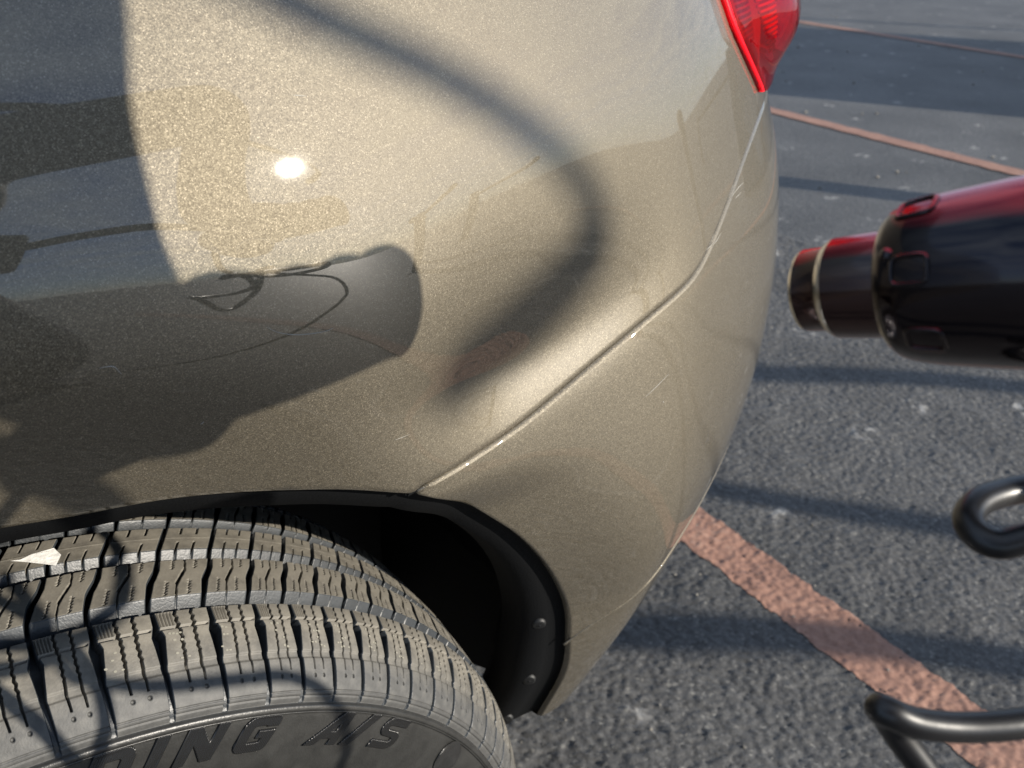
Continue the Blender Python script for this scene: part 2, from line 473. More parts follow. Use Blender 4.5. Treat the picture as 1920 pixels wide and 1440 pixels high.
# loose grit and small stones lying on the lot
GRIT = simple('grit', (.20, .185, .16), rough=.85, noise=.6, nscale=30)
_r = random.Random(3); GV, GF = [], []
for _k in range(420):
    if _k < 300: x, y = _r.uniform(.5, 2.2), _r.uniform(-.5, 1.2); z0 = float(GH[int((x - GX0) / GS), int((y - GY0) / GS)])
    else: x, y = _r.uniform(2.3, 7), _r.uniform(.4, 5); z0 = -.005
    s_ = _r.choice([.0007, .0010, .0014, .0019, .0026]) if _k < 300 else _r.uniform(.003, .010)
    n0 = len(GV); ph = _r.uniform(0, 6)
    for zz, rr_ in ((-.2, .8), (.35, 1.0), (.9, .55)):
        for q in range(6):
            a = ph + q * PI / 3; m_ = s_ * rr_ * _r.uniform(.75, 1.2); GV.append((x + m_ * math.cos(a), y + m_ * math.sin(a), z0 + s_ * zz * .8))
    for lv in range(2):
        for q in range(6): GF.append((n0 + lv * 6 + q, n0 + lv * 6 + (q + 1) % 6, n0 + lv * 6 + 6 + (q + 1) % 6, n0 + lv * 6 + 6 + q))
    GF.append(tuple(range(n0 + 12, n0 + 18)))
tag(mesh_obj('loose_gravel', GV, GF, GRIT, smooth=False), kind='stuff')

# ------------------------------------------------------------------ the car
car = empty('car', (0, 0, 0))
tag(car, 'metallic beige car, close view of its rear wheel, quarter panel and bumper', 'car')

ARCH = [(0.0563, 0.726), (0.083, 0.7198), (0.112, 0.7162), (0.1367, 0.7109), (0.1639, 0.7032), (0.1909, 0.6938), (0.2246, 0.6775)]
SEAM = [(0.2246, 0.6775), (0.2514, 0.6802), (0.2761, 0.6833), (0.2945, 0.6873), (0.3214, 0.6956), (0.3489, 0.7061), (0.3778, 0.7169), (0.4053, 0.7251), (0.4279, 0.7299), (0.4445, 0.7359), (0.4667, 0.747), (0.5119, 0.766), (0.5461, 0.7764), (0.59, 0.7858), (0.63, 0.79), (0.72, 0.792), (1.5, 0.792)]
ARCH2 = [(0.2246, 0.6775), (0.257, 0.6529), (0.2842, 0.6254), (0.307, 0.5991), (0.3305, 0.565), (0.3529, 0.5252), (0.3658, 0.4953), (0.3756, 0.454), (0.39, 0.3997), (0.3976, 0.3477), (0.401, 0.325)]
TAILEDGE = [(.46, 1.10), (.49, 1.04), (.512, .955), (.5351, .8713), (.5479, .8486), (.575, .827), (.6061, .8064), (.64, .801), (.72, .800), (1.5, .800)]
def smooth_poly(P, n=10): 
    C = catmull(P, n); return C
S_ARCH, S_SEAM, S_ARCH2 = smooth_poly(ARCH), smooth_poly(SEAM, 14), smooth_poly(ARCH2)
_k = gauss1(S_SEAM, 9, 0); _b = np.minimum(1, np.arange(len(_k)) / 12)[:, None]; S_SEAM = S_SEAM * (1 - _b) + _k * _b
def roll_edge(C, deltas, flip=False):
    """extra rows beyond boundary curve C (u,z): (distance out in the surface, lift)"""
    T = np.gradient(C, axis=0); T /= np.linalg.norm(T, axis=1)[:, None]
    N = np.stack([-T[:, 1], T[:, 0]], 1) * (-1 if flip else 1)
    return [body(C[:, 0] + N[:, 0] * a, C[:, 1] + N[:, 1] * a, l) for a, l in deltas]

# quarter panel: columns of constant u between its lower edge (arch, then seam) and its upper edge (belt, then tail light)
uq = np.concatenate([np.arange(-1.6, -.45, .03), np.arange(-.45, -.05, .01), np.arange(-.05, .56, .0026), np.arange(.56, .72, .005), np.arange(.72, 1.0, .02)])
def z_low(u):
    u = np.asarray(u, float)
    a = np.abs(u)
    circ = .325 + np.sqrt(np.clip(.4105 ** 2 - a ** 2, .0001, None)) - .005
    zl = np.where(a < .0563, np.interp(a, [0, .0563], [.7315, .7261]), np.interp(a, S_ARCH[:, 0], S_ARCH[:, 1]))
    zl = np.where(u < -.2246, circ * 1.0 - (.325 + math.sqrt(.4105 ** 2 - .2246 ** 2) - .005 - .6775), zl)
    zl = np.where(u < -.40, .26, zl)
    seam = np.interp(u, S_SEAM[:, 0], S_SEAM[:, 1]) + .0044
    return np.where(u > .2246, seam, zl)
def z_up(u):
    return np.interp(u, [p_[0] for p_ in TAILEDGE], [p_[1] for p_ in TAILEDGE], left=1.10)
ZL = gauss1(z_low(uq), .8, 0); ZL[uq < -.39] = z_low(uq[uq < -.39]); ZU = np.maximum(z_up(uq), ZL + .004)
nrow = 150
tt = np.linspace(0, 1, nrow)
rows = [body(uq, ZL + (ZU - ZL) * t) for t in tt]
lowC = np.stack([uq, ZL], 1)
lip_d = np.where(uq > .2246, .35, 1.0)
def low_row(a, l): return body(uq, ZL - a * lip_d, -l * lip_d)
pre = [low_row(.0014, .0050), low_row(.0014, .0022), low_row(.0009, .0007)]
post = [body(uq, ZU + .0008, -.001), body(uq, ZU + .0012, -.004), body(uq, ZU + .0012, -.014)]
V = np.concatenate(pre + rows + post)
qp = mesh_obj('quarter_panel', V, grid_faces(nrow + 6, len(uq)), PAINT, car)

# bumper: rows of constant z from its left edge (seam above the tip, wheel arch below it) round the corner
zb = np.concatenate([np.linspace(.325, .665, 120), np.linspace(.6665, .792, 95)])
tipz = .6775
def u_left(z):
    b = S_ARCH2[::-1]
    return np.where(z < tipz, np.interp(z, b[:, 1], b[:, 0]), np.interp(z, S_SEAM[:, 1], S_SEAM[:, 0]))
UL = u_left(zb)
dk = np.concatenate([[0, .001, .002, .0035, .005, .007], np.arange(.0095, .12, .0035), np.arange(.12, .40, .007), np.arange(.40, .95, .025)])
UU = np.minimum(UL[:, None] + dk[None, :], 1.5 + 0 * UL[:, None] + dk[None, :] * .05)
ZZ = np.repeat(zb[:, None], len(dk), 1)
B = body(UU.ravel(), ZZ.ravel()).reshape(len(zb), len(dk), 3)
C = np.stack([UL, zb], 1)
roll = [(.0026, -.0125), (.0026, -.0055), (.0024, -.0030), (.0016, -.0010)]
RR = roll_edge(C, roll)
_w = sstep(tipz - .004, tipz + .004, zb)[:, None]
RA = roll_edge(C, [(.0010, -.0045), (.0011, -.0022), (.0010, -.0012), (.0007, -.0004)])
RR = [a * _w + b_ * (1 - _w) for a, b_ in zip(RR, RA)]
# under edge
und = [body(UU[0], ZZ[0] - a, -l) for a, l in ((.004, .06), (.004, .02), (.003, .004), (.0015, .001))]
full = np.concatenate([np.stack(RR, 1), B], 1)
undp = [np.concatenate([np.repeat(r[:1], 4, 0), r]) for r in und]
full = np.concatenate([np.stack(undp, 0), full], 0)
bp = mesh_obj('bumper', full.reshape(-1, 3), grid_faces(full.shape[0], full.shape[1], flip=True), PAINT, car)
bp.data.flip_normals()
# the sharp lower edge that runs from the arch round the corner
LOW = catmull([(.3690, .4580), (.3833, .4717), (.3982, .4811), (.4104, .4879), (.430, .499), (.455, .508), (.50, .515), (.6, .52)], 12)
lows = body(LOW[:, 0], LOW[:, 1], -.0002)
tube('bumper_edge_line', lows, np.linspace(.0011, .0007, len(lows)), PAINT, car, seg=8)

# fine scratches and scuffs in the clear coat
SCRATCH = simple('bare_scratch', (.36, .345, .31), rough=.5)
def scratch(pts, r):
    C_ = catmull(pts, 6); tube('paint_scratch', body(C_[:, 0], C_[:, 1], .00005), np.concatenate([np.linspace(r * .3, r, len(C_) // 2), np.linspace(r, r * .3, len(C_) - len(C_) // 2)]), SCRATCH, car, seg=5)
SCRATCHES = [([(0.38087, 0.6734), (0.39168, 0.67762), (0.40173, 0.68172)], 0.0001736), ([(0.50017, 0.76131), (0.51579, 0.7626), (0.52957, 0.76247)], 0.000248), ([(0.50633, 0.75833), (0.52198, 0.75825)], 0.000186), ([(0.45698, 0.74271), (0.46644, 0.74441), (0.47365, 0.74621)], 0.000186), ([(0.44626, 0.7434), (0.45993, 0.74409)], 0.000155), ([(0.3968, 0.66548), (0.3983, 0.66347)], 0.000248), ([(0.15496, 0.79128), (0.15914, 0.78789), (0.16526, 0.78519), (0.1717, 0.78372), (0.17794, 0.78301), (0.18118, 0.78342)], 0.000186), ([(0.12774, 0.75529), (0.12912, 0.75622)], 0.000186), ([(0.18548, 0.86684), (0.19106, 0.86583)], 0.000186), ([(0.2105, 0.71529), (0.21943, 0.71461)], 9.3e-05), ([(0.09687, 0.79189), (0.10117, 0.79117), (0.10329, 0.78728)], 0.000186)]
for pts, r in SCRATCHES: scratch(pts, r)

# dark backing behind the joint between panel and bumper
sb = [body(S_SEAM[:, 0], S_SEAM[:, 1] + a, -.011) for a in (-.012, 0., .012)]
mesh_obj('joint_backing', np.concatenate(sb), grid_faces(3, len(S_SEAM)), PRIMER, car)

# rubber clip at the foot of the joint
cb = body(.2225, .6790, -.004)
bm = bmesh.new(); bmesh.ops.create_cube(bm, size=1)
bmesh.ops.scale(bm, vec=(.007, .006, .005), verts=bm.verts); bmesh.ops.bevel(bm, geom=bm.edges, offset=.0012, segments=2, affect='EDGES')
me = bpy.data.meshes.new('joint_clip'); bm.to_mesh(me); bm.free(); me.materials.append(BLACK_PLASTIC)
o = bpy.data.objects.new('joint_clip', me); COL.objects.link(o); o.parent = car; o.location = cb.tolist(); o.rotation_euler = (0, rad(-10), 0)

CLIP = simple('black_clip', (.004, .0045, .005), rough=.55)
# wheel-arch liner, swept along the lip
lipA = S_ARCH; lipB = S_ARCH2
mir = np.stack([-S_ARCH[::-1, 0], S_ARCH[::-1, 1]], 1)
an = np.radians(np.linspace(-72, -31, 20))
front = np.stack([.4105 * np.sin(an), .325 + .4105 * np.cos(an) - .012], 1)
lipC = np.concatenate([front, mir, S_ARCH[1:], S_ARCH2[1:]])
L3 = body(lipC[:, 0], lipC[:, 1])
cx_, cz_ = 0.0, .325
rv = np.stack([L3[:, 0] - cx_, L3[:, 2] - cz_], 1); rl = np.linalg.norm(rv, axis=1)[:, None]; rv = rv / rl
low_w = sstep(.60, .36, L3[:, 2]) * (L3[:, 0] > 0)
prof = [(-.001, .003, 0), (.002, .009, 0), (.004, .011, .012), (.008, .014, .026), (.012, .040, .028), (-.012, .085, 0), (-.022, .11, 0), (-.022, .36, 0)]
rowsL = []
for k, (ri, dy, ex) in enumerate(prof):
    q = L3.copy(); r_in = ri + ex * (.30 + 1.1 * low_w)
    q[:, 0] -= rv[:, 0] * r_in; q[:, 2] -= rv[:, 1] * r_in; q[:, 1] += dy
    rowsL.append(q)
mesh_obj('wheel_arch_liner', np.concatenate(rowsL), grid_faces(len(prof), len(L3), flip=True), BLACK_PLASTIC, car)
for t_, sc_ in ((.62, .62), (.78, .62), (.95, .7)):      # push clips in the liner's flange
    k = int(len(S_ARCH) + len(mir) + 20 + t_ * (len(S_ARCH2) - 6)); k = min(k, len(L3) - 2)
    c = (rowsL[2][k] + rowsL[3][k]) / 2; nrm = np.array([-rv[k][0] * .5, -.8, -rv[k][1] * .5])
    lathe('liner_clip', [(.0, .0085 * sc_), (.0018, .0080 * sc_), (.0026, .006 * sc_), (.0022, .0035 * sc_), (.0030, .0005)], c, nrm, CLIP, car, seg=20)
# the liner's rear panel behind the tyre
yy = np.linspace(-.005, .37, 14); zz = np.maximum(.335 - .58 * np.clip(yy, 0, None), .22)
pv = np.concatenate([np.stack([.402 + 0 * yy, yy, zz], 1), np.stack([.398 + 0 * yy, yy, zz + .004], 1), np.stack([.405 + 0 * yy, yy, .46 + 0 * yy], 1), np.stack([.34 + 0 * yy, yy, .60 + 0 * yy], 1), np.stack([.20 + 0 * yy, np.maximum(yy, .05), .72 + 0 * yy], 1)])
mesh_obj('liner_rear_panel', pv, grid_faces(5, 14), BLACK_PLASTIC, car)
# inner wall of the wheel well and the floor of the body
n = 40; a_ = np.linspace(0, 2 * PI, n, endpoint=False)
mesh_obj('wheel_well_wall', np.concatenate([np.stack([.47 * np.sin(a_), 0 * a_ + .30, .36 + .40 * np.cos(a_)], 1), [[0, .30, .36]]]),
         [(k, (k + 1) % n, n) for k in range(n)], PRIMER, car)
def box(name, lo, hi, mat, parent=None, bev=0.):
    bm = bmesh.new(); bmesh.ops.create_cube(bm, size=1)
    lo = np.array(lo, float); hi = np.array(hi, float)
    for v in bm.verts: v.co = Vector(((lo + hi) / 2 + np.array(v.co) * (hi - lo)).tolist())
    if bev: bmesh.ops.bevel(bm, geom=bm.edges, offset=bev, segments=2, affect='EDGES')
    me = bpy.data.meshes.new(name); bm.to_mesh(me); bm.free(); me.materials.append(mat)
    o = bpy.data.objects.new(name, me); COL.objects.link(o)
    if parent: o.parent = parent
    return o
box('underbody', (-1.6, .34, .24), (.62, 1.55, .36), PRIMER, car, .01)
box('spare_well', (.45, .35, .33), (.68, 1.45, .55), PRIMER, car, .01)
# window band and roof close the body above the frame
GLASS_DARK = simple('tinted_glass', (.004, .005, .006), rough=.02, coat=1.)
ug = np.concatenate([np.arange(-1.6, .4, .05), np.arange(.4, 1.5, .04)])
zg = np.linspace(1.105, 1.28, 10)
tl_ = np.tan(np.radians(27))
top0 = body(ug, 1.10 + 0 * ug)
def upper(z, k=tl_):
    x, y, nx, ny = plan(ug); b = top0.copy(); b[:, 2] = z; d = (z - 1.10) * k
    b[:, 0] -= nx * d; b[:, 1] -= ny * d; return b
mesh_obj('side_window', np.concatenate([upper(z) for z in zg]), grid_faces(len(zg), len(ug)), GLASS_DARK, car)
rf = [upper(1.28), upper(1.30, .6), upper(1.33, .95), upper(1.35, 1.7)]
last = rf[-1].copy(); last[:, 1] = .82; last[:, 2] = 1.36; rf.append(last)
mesh_obj('roof', np.concatenate(rf), grid_faces(len(rf), len(ug)), PAINT, car)

# ------------------------------------------------------------------ tail light
def lens_material():
    m, nt, b = new_mat('red_lens')
    L = nt.links; nt.nodes.remove(b); out = nt.nodes['Material Output']
    tr = nd(nt, 'ShaderNodeBsdfTransparent'); tr.inputs[0].default_value = (.80, .020, .035, 1)
    gl = nd(nt, 'ShaderNodeBsdfGlossy'); gl.inputs['Roughness'].default_value = .02
    tl = nd(nt, 'ShaderNodeBsdfTranslucent'); tl.inputs[0].default_value = (.75, .01, .02, 1)
    df = nd(nt, 'ShaderNodeBsdfDiffuse'); df.inputs[0].default_value = (.42, .006, .014, 1)
    a1 = nd(nt, 'ShaderNodeMixShader'); a1.inputs[0].default_value = .5; L.new(tl.outputs[0], a1.inputs[1]); L.new(df.outputs[0], a1.inputs[2])
    a2 = nd(nt, 'ShaderNodeMixShader'); a2.inputs[0].default_value = .26; L.new(tr.outputs[0], a2.inputs[1]); L.new(a1.outputs[0], a2.inputs[2])
    fr = nd(nt, 'ShaderNodeFresnel'); fr.inputs['IOR'].default_value = 1.45
    a3 = nd(nt, 'ShaderNodeMixShader'); L.new(fr.outputs[0], a3.inputs[0]); L.new(a2.outputs[0], a3.inputs[1]); L.new(gl.outputs[0], a3.inputs[2])
    L.new(a3.outputs[0], out.inputs['Surface'])
    return m
LENS = lens_material()
RED_BRIGHT = simple('bright_red_plastic', (.78, .004, .014), rough=.35, spec=.3)
RED_DARK = simple('dark_red_plastic', (.34, .008, .018), rough=.35)
tail = empty('tail_light', parent=car)
zt = np.linspace(.8052, 1.10, 70)
te = catmull(TAILEDGE[:7], 10)[::-1]
UT = np.interp(zt, te[:, 1], te[:, 0])
dt = np.concatenate([np.linspace(0, .02, 8), np.linspace(.025, .22, 26), np.linspace(.24, .6, 10)])
def lens_lift(d, z): return .0015 + .028 * sstep(0, .085, d) * sstep(.795, .862, z) + .004 * sstep(0, .01, d)
LU = UT[:, None] + .0015 + dt[None]; LZ = np.repeat(zt[:, None], len(dt), 1)
mesh_obj('lens', body(LU.ravel(), LZ.ravel(), lens_lift(np.repeat(dt[None], len(zt), 0), LZ).ravel()), grid_faces(len(zt), len(dt)), LENS, tail)
lu2 = LU + .004
mesh_obj('reflector_bowl', body(lu2.ravel(), LZ.ravel(), (lens_lift(np.repeat(dt[None], len(zt), 0), LZ) * .25 - .006).ravel()), grid_faces(len(zt), len(dt)), RED_DARK, tail)
# bright light-guide strip along the inner edge of the lens
su = np.stack([body(UT + .003 + a, zt, l) for a, l in ((-.001, -.003), (.0, .0030), (.0042, .0042), (.0055, -.002))], 1)
mesh_obj('light_guide', su.reshape(-1, 3), grid_faces(len(zt), 4), RED_BRIGHT, tail)
for k in range(13):                                       # ribs of the small reflector
    z = .832 + k * .0036
    u0 = np.interp(z, te[:, 1], te[:, 0]) + .055 - .003 * math.sin(k) * 0
    w = .010 + .012 * min(1, k / 9)
    pts = [body(u0 + w * s, z + .0012 * s, lens_lift(u0 + w * s - np.interp(z, te[:, 1], te[:, 0]), z) * .55 + .001) for s in np.linspace(-.5, 1, 6)]
    tube('reflector_rib', pts, .00115, RED_BRIGHT, tail, seg=6)
pts = [body(np.interp(z, te[:, 1], te[:, 0]) + .062, z, lens_lift(.06, z) * .6) for z in np.linspace(.878, .99, 10)]
tube('lens_divider', pts, .0022, RED_BRIGHT, tail, seg=8)
# ------------------------------------------------------------------ wheel: tyre carcass, tread blocks, lettering, rim
HUB = (-.0042, .0097, .329)
wheel = empty('wheel', HUB, car)
wheel.rotation_euler = (.044, 0, .0061)
def rubber(name, col, rough, dusty):
    m, nt, b = new_mat(name); L = nt.links
    t = nt.nodes.new('ShaderNodeTexCoord')
    n = nd(nt, 'ShaderNodeTexNoise', Scale=90.0, Detail=8.0, Roughness=.65); L.new(t.outputs['Object'], n.inputs['Vector'])
    n2 = nd(nt, 'ShaderNodeTexNoise', Scale=900.0, Detail=3.0); L.new(t.outputs['Object'], n2.inputs['Vector'])
    c0 = ramp(nt, n.outputs['Fac'], [(.30, tuple(x * .62 for x in col)), (.5, col), (.75, tuple(x * 1.45 for x in col))])
    if dusty:
        # road dust sits on the running surface and thins out over the shoulder
        s = nt.nodes.new('ShaderNodeSeparateXYZ'); L.new(t.outputs['Object'], s.inputs[0])
        mr = nd(nt, 'ShaderNodeMapRange'); mr.inputs[1].default_value = -.086; mr.inputs[2].default_value = -.066; L.new(s.outputs[1], mr.inputs[0])
        ad = nd(nt, 'ShaderNodeMath', operation='MULTIPLY_ADD'); L.new(n.outputs['Fac'], ad.inputs[0]); ad.inputs[1].default_value = .9; 
        sb_ = nd(nt, 'ShaderNodeMath', operation='SUBTRACT'); L.new(mr.outputs[0], sb_.inputs[0]); sb_.inputs[1].default_value = .45
        L.new(sb_.outputs[0], ad.inputs[2])
        cl = nd(nt, 'ShaderNodeClamp'); L.new(ad.outputs[0], cl.inputs[0])
        dc = ramp(nt, n.outputs['Fac'], [(.3, (.098, .090, .075)), (.7, (.182, .168, .140))])
        mx = nd(nt, 'ShaderNodeMixRGB'); L.new(cl.outputs[0], mx.inputs[0]); L.new(c0, mx.inputs[1]); L.new(dc, mx.inputs[2])
        L.new(mx.outputs[0], b.inputs['Base Color'])
    else:
        L.new(c0, b.inputs['Base Color'])
    b.inputs['Roughness'].default_value = rough
    b.inputs['Specular IOR Level'].default_value = .5
    bp_ = nd(nt, 'ShaderNodeBump', Strength=.35, Distance=.0004); L.new(n2.outputs['Fac'], bp_.inputs['Height'])
    L.new(bp_.outputs['Normal'], b.inputs['Normal'])
    return m
RUB_TOP = rubber('tread_rubber_dusty', (.060, .060, .058), .62, True)
RUB_SIDE = rubber('groove_rubber', (.023, .027, .031), .42, False)
RUB_WALL = rubber('sidewall_rubber', (.021, .021, .020), .38, False)
RUB_SHINE = rubber('letter_rubber', (.016, .016, .016), .30, False)

# profile of the running surface by lateral arc position w (outward positive): (y, r) and its normal
PW = catmull([(.104, .300), (.0925, .3035), (.086, .3110), (.0786, .3171), (.066, .3243), (.0545, .3282), (.0474, .3298), (.025, .3316), (0, .3322),
              (-.025, .3316), (-.0474, .3298), (-.0545, .3282), (-.066, .3243), (-.0786, .3171), (-.086, .3110), (-.0911, .3050), (-.0922, .3015), (-.0925, .2985)], 10)
_pw = np.r_[0, np.cumsum(np.hypot(*np.diff(PW, axis=0).T))]
_mid = np.interp(0, -PW[:, 0], _pw)
_pw -= _mid                                   # w = 0 on the centre line, positive towards the camera
def tyre_pt(w, th, h):
    y = np.interp(w, _pw, PW[:, 0]); r = np.interp(w, _pw, PW[:, 1]); e = 5e-4
    ty = np.interp(w + e, _pw, PW[:, 0]) - np.interp(w - e, _pw, PW[:, 0]); tr = np.interp(w + e, _pw, PW[:, 1]) - np.interp(w - e, _pw, PW[:, 1])
    l = np.hypot(ty, tr) + 1e-12
    ny, nr = tr / l, -ty / l                   # outward
    y = y + ny * h; r = r + nr * h
    return np.stack([r * np.sin(th), y, r * np.cos(th)], -1)
def w_at_y(y): return float(np.interp(y, PW[::-1, 0], _pw[::-1]))
W_D = w_at_y(-.0786); W_E = float(_pw[-1])
def sigma(w):                                  # how far the cross grooves lean, in degrees
    return np.interp(w, [-.13, -.056, -.046, -.038, -.028, -.020, -.0106, .0088, .018, .025, .034, .044, .0535, W_D, W_E],
                     [8.4, 8.3, 8.1, 7.3, 6.3, 5.6, 4.75, 2.95, 2.35, 1.85, .85, .15, 0, -.10, .25])
def zig(b, n, amp): x = (b * n) % 1; return amp * (np.abs(x * 2 - 1) * 2 - 1)

def block_mesh(kind, pitch, w0, w1, na, nb, gap, height, depth_at, slope0, slope1):
    """one tread block: surface with its sipes, plus walls running down into the grooves"""
    b = np.linspace(0, 1, nb); a = np.linspace(0, 1, na)
    w = w0 + (w1 - w0) * b
    g = gap(w) / .331                          # gap in radians
    s = np.radians(sigma(w)); P = rad(pitch)
    aL = s + g / 2; aR = s + P - g / 2
    A, Bb = np.meshgrid(a, b, indexing='xy')   # rows: b, columns: a
    TH = aL[:, None] + (aR - aL)[:, None] * A
    Wg = np.repeat(w[:, None], na, 1)
    H = height(A, Bb, Wg)
    top = tyre_pt(Wg, TH, H)
    d = depth_at(w)
    edge_in = .0007 / .331
    rows_ = [top]
    V = np.zeros((nb + 4, na + 4, 3))
    V[2:-2, 2:-2] = top
    dd = d[:, None]
    # side walls (circumferential ends)
    V[2:-2, 1] = tyre_pt(w, aL - .0004 / .331, H[:, 0] - .0006); V[2:-2, 0] = tyre_pt(w, aL - .0008 / .331, -d)
    V[2:-2, -2] = tyre_pt(w, aR + .0004 / .331, H[:, -1] - .0006); V[2:-2, -1] = tyre_pt(w, aR + .0008 / .331, -d)
    for (r1, r0, k, sl, sg) in ((1, 0, 0, slope0, -1), (-2, -1, nb - 1, slope1, 1)):
        th = np.concatenate([[aL[k] - .0008 / .331, aL[k] - .0004 / .331], TH[k], [aR[k] + .0004 / .331, aR[k] + .0008 / .331]])
        h0 = np.concatenate([[-d[k], H[k, 0] - .0006], H[k], [H[k, -1] - .0006, -d[k]]])
        V[r1] = tyre_pt(w[k] + sg * .0005, th, np.minimum(h0, h0) - .0007)
        V[r0] = tyre_pt(w[k] + sg * sl, th, np.full(na + 4, -d[k]))
    F = grid_faces(nb + 4, na + 4, flip=True)
    fi = np.arange(len(F)); ri = fi // (na + 3); ci = fi % (na + 3)
    side = (ri < 2) | (ri >= nb + 1) | (ci < 2) | (ci >= na + 1)
    return V.reshape(-1, 3), F, side.astype(int)

def groove(x, c, hw, d, soft=.5): return -d * (1 - sstep(hw * soft, hw, np.abs(x - c)))
def rib_height(kind):
    def f(A, B, W):
        L = .024
        x = A * L                               # metres along the block
        if kind == 'inner':                     # the rib beside the shoulder and its twin
            H = 0 * A
            for c in (.26, .74):                # short zigzag sipes from both edges
                z = c * L + zig(B, 14, .0007)
                H += groove(x, z, .00055, .003) * ((B > .60) | (B < .0)) * (B < .97) + groove(x, z, .00055, .003) * (B < .27)
            hw = np.interp(B, [0, .25, .33, .66, .72, 1], [.0004, .0004, .0011, .0011, .0004, .0004])
            H += groove(x, .50 * L + .0006 * np.sin(B * 6), hw, .0035)
        elif kind == 'centre':
            H = 0 * A
            for c in (.30, .66):
                H += groove(x, c * L, .00055, .003) * ((B > .66) | (B < .30))
            H += groove(B, .49, .018, -.0004)   # moulding seam
        return np.maximum(H, -.004)
    return f
def shoulder_height(A, B, W):
    L = .0235; x = A * L; H = 0 * A
    H += groove(W, .0622, .0007, .0025) * (A < .985)
    for c in (.36, .68):
        z = c * L + zig(B, 15, .0004) * (W < W_D - .006)
        H += groove(x, z, np.interp(W, [.05, .0622, W_D - .012, W_D + .006], [.0007, .0010, .0010, .0006]), .004) * (W < W_D + .0075)
        H += -.0012 * (1 - sstep(.0006, .0012, np.hypot(x - c * L, W - (W_D + .0105))))
    rib = (A < .31) & (W < .0612) & (W > .0535)
    H += np.where(rib, -.0009 * (np.sin(x / .00072 * PI) > 0), 0)
    H += -.0007 * (1 - sstep(.0012, .0024, np.abs(W - W_D)))
    for c in (W_E - .0062, W_E - .0036):
        H += -.0006 * (1 - sstep(.0002, .0006, np.abs(W - c)))
    return np.maximum(H, -.0042)
PITCH = {'S': 3.65, 'M': 4.2, 'L': 4.75}
SEQ = 'MSMLLM' + 'MLLMSSSSSMMLMSSM'
START = 10.0 - sum(PITCH[c] for c in 'MSMLLM')
RIBS = [
    ('inner', -.046, -.020, 56, 62, lambda w: np.interp(w, [-.046, -.033, -.020], [.0026, .0042, .0028]), rib_height('inner'), .0040, .0016),
    ('centre', -.0106, .0088, 56, 48, lambda w: .0030 + 0 * w, rib_height('centre'), .0016, .0042),
    ('inner', .018, .044, 56, 62, lambda w: np.interp(w, [.018, .031, .044], [.0028, .0042, .0030]), rib_height('inner'), .0016, .0046),
]
lib = {}
for pc, pdeg in PITCH.items():
    for k, (kind, w0, w1, na, nb, gap, hf, s0, s1) in enumerate(RIBS):
        lib[pc, k] = block_mesh(kind, pdeg, w0, w1, na, nb, gap, hf, lambda w: .0075 + 0 * w, s0, s1)
    sgap = lambda w: np.interp(w, [.0535, .0605, .066, W_D - .010, W_D, W_E], [.0026, .0032, .0066, .0052, .0032, .0030])
    sdep = lambda w: np.interp(w, [.0535, W_D - .012, W_D - .003, W_E - .002, W_E], [.0075, .0075, .0060, .0012, .0006])
    lib[pc, 3] = block_mesh('shoulder', pdeg, .0535, W_E, 96, 170, sgap, shoulder_height, sdep, .0012, .0008)
    far_gap = lambda w: .0035 + 0 * w
    lib[pc, 4] = block_mesh('shoulder', pdeg, -.105, -.0555, 20, 40, far_gap, lambda A, B, W: groove(A * .0235, .0085, .0007, .003) + groove(A * .0235, .016, .0007, .003), lambda w: np.interp(w, [-.105, -.08], [.001, .0075]), .0008, .0012)
meshes = {}
RIBNAMES = ['tread_block'] * 3 + ['shoulder_block'] * 2
ang = START
for ch in SEQ:
    for k in range(5):
        key = (ch, k)
        if key not in meshes:
            V, F, side = lib[key]
            o = mesh_obj(RIBNAMES[k], V, F, [RUB_TOP, RUB_SIDE], wheel, mat_idx=side)
            meshes[key] = o.data
        else:
            o = bpy.data.objects.new(RIBNAMES[k], meshes[key]); COL.objects.link(o); o.parent = wheel
        o.rotation_euler = (0, rad(ang), 0)
    ang += PITCH[ch]
ANG_END = ang
# the rest of the running surface, out of sight under the car: plain blocks, one mesh
VV, FF = [], []
for k, a0 in enumerate(np.arange(ANG_END, START + 360 - 3.0, 4.2)):
    for (w0, w1) in ((-.10, -.0555), (-.046, -.020), (-.0106, .0088), (.018, .044), (.0535, .10)):
        ww = np.linspace(w0, w1, 4); th = np.radians(a0 + sigma(ww))
        n0 = len(VV)
        for w_, t_ in zip(ww, th):
            for da, h in ((.008, -.007), (.008, 0), (.066, 0), (.066, -.007)):
                VV.append(tyre_pt(np.array(w_), np.array(t_ + da), np.array(h)))
        for i in range(3):
            for j in range(3):
                FF.append((n0 + i * 4 + j, n0 + i * 4 + j + 1, n0 + i * 4 + j + 5, n0 + i * 4 + j + 4))
rest = mesh_obj('hidden_tread', VV, FF, RUB_TOP, wheel, smooth=False); rest['kind'] = 'stuff'
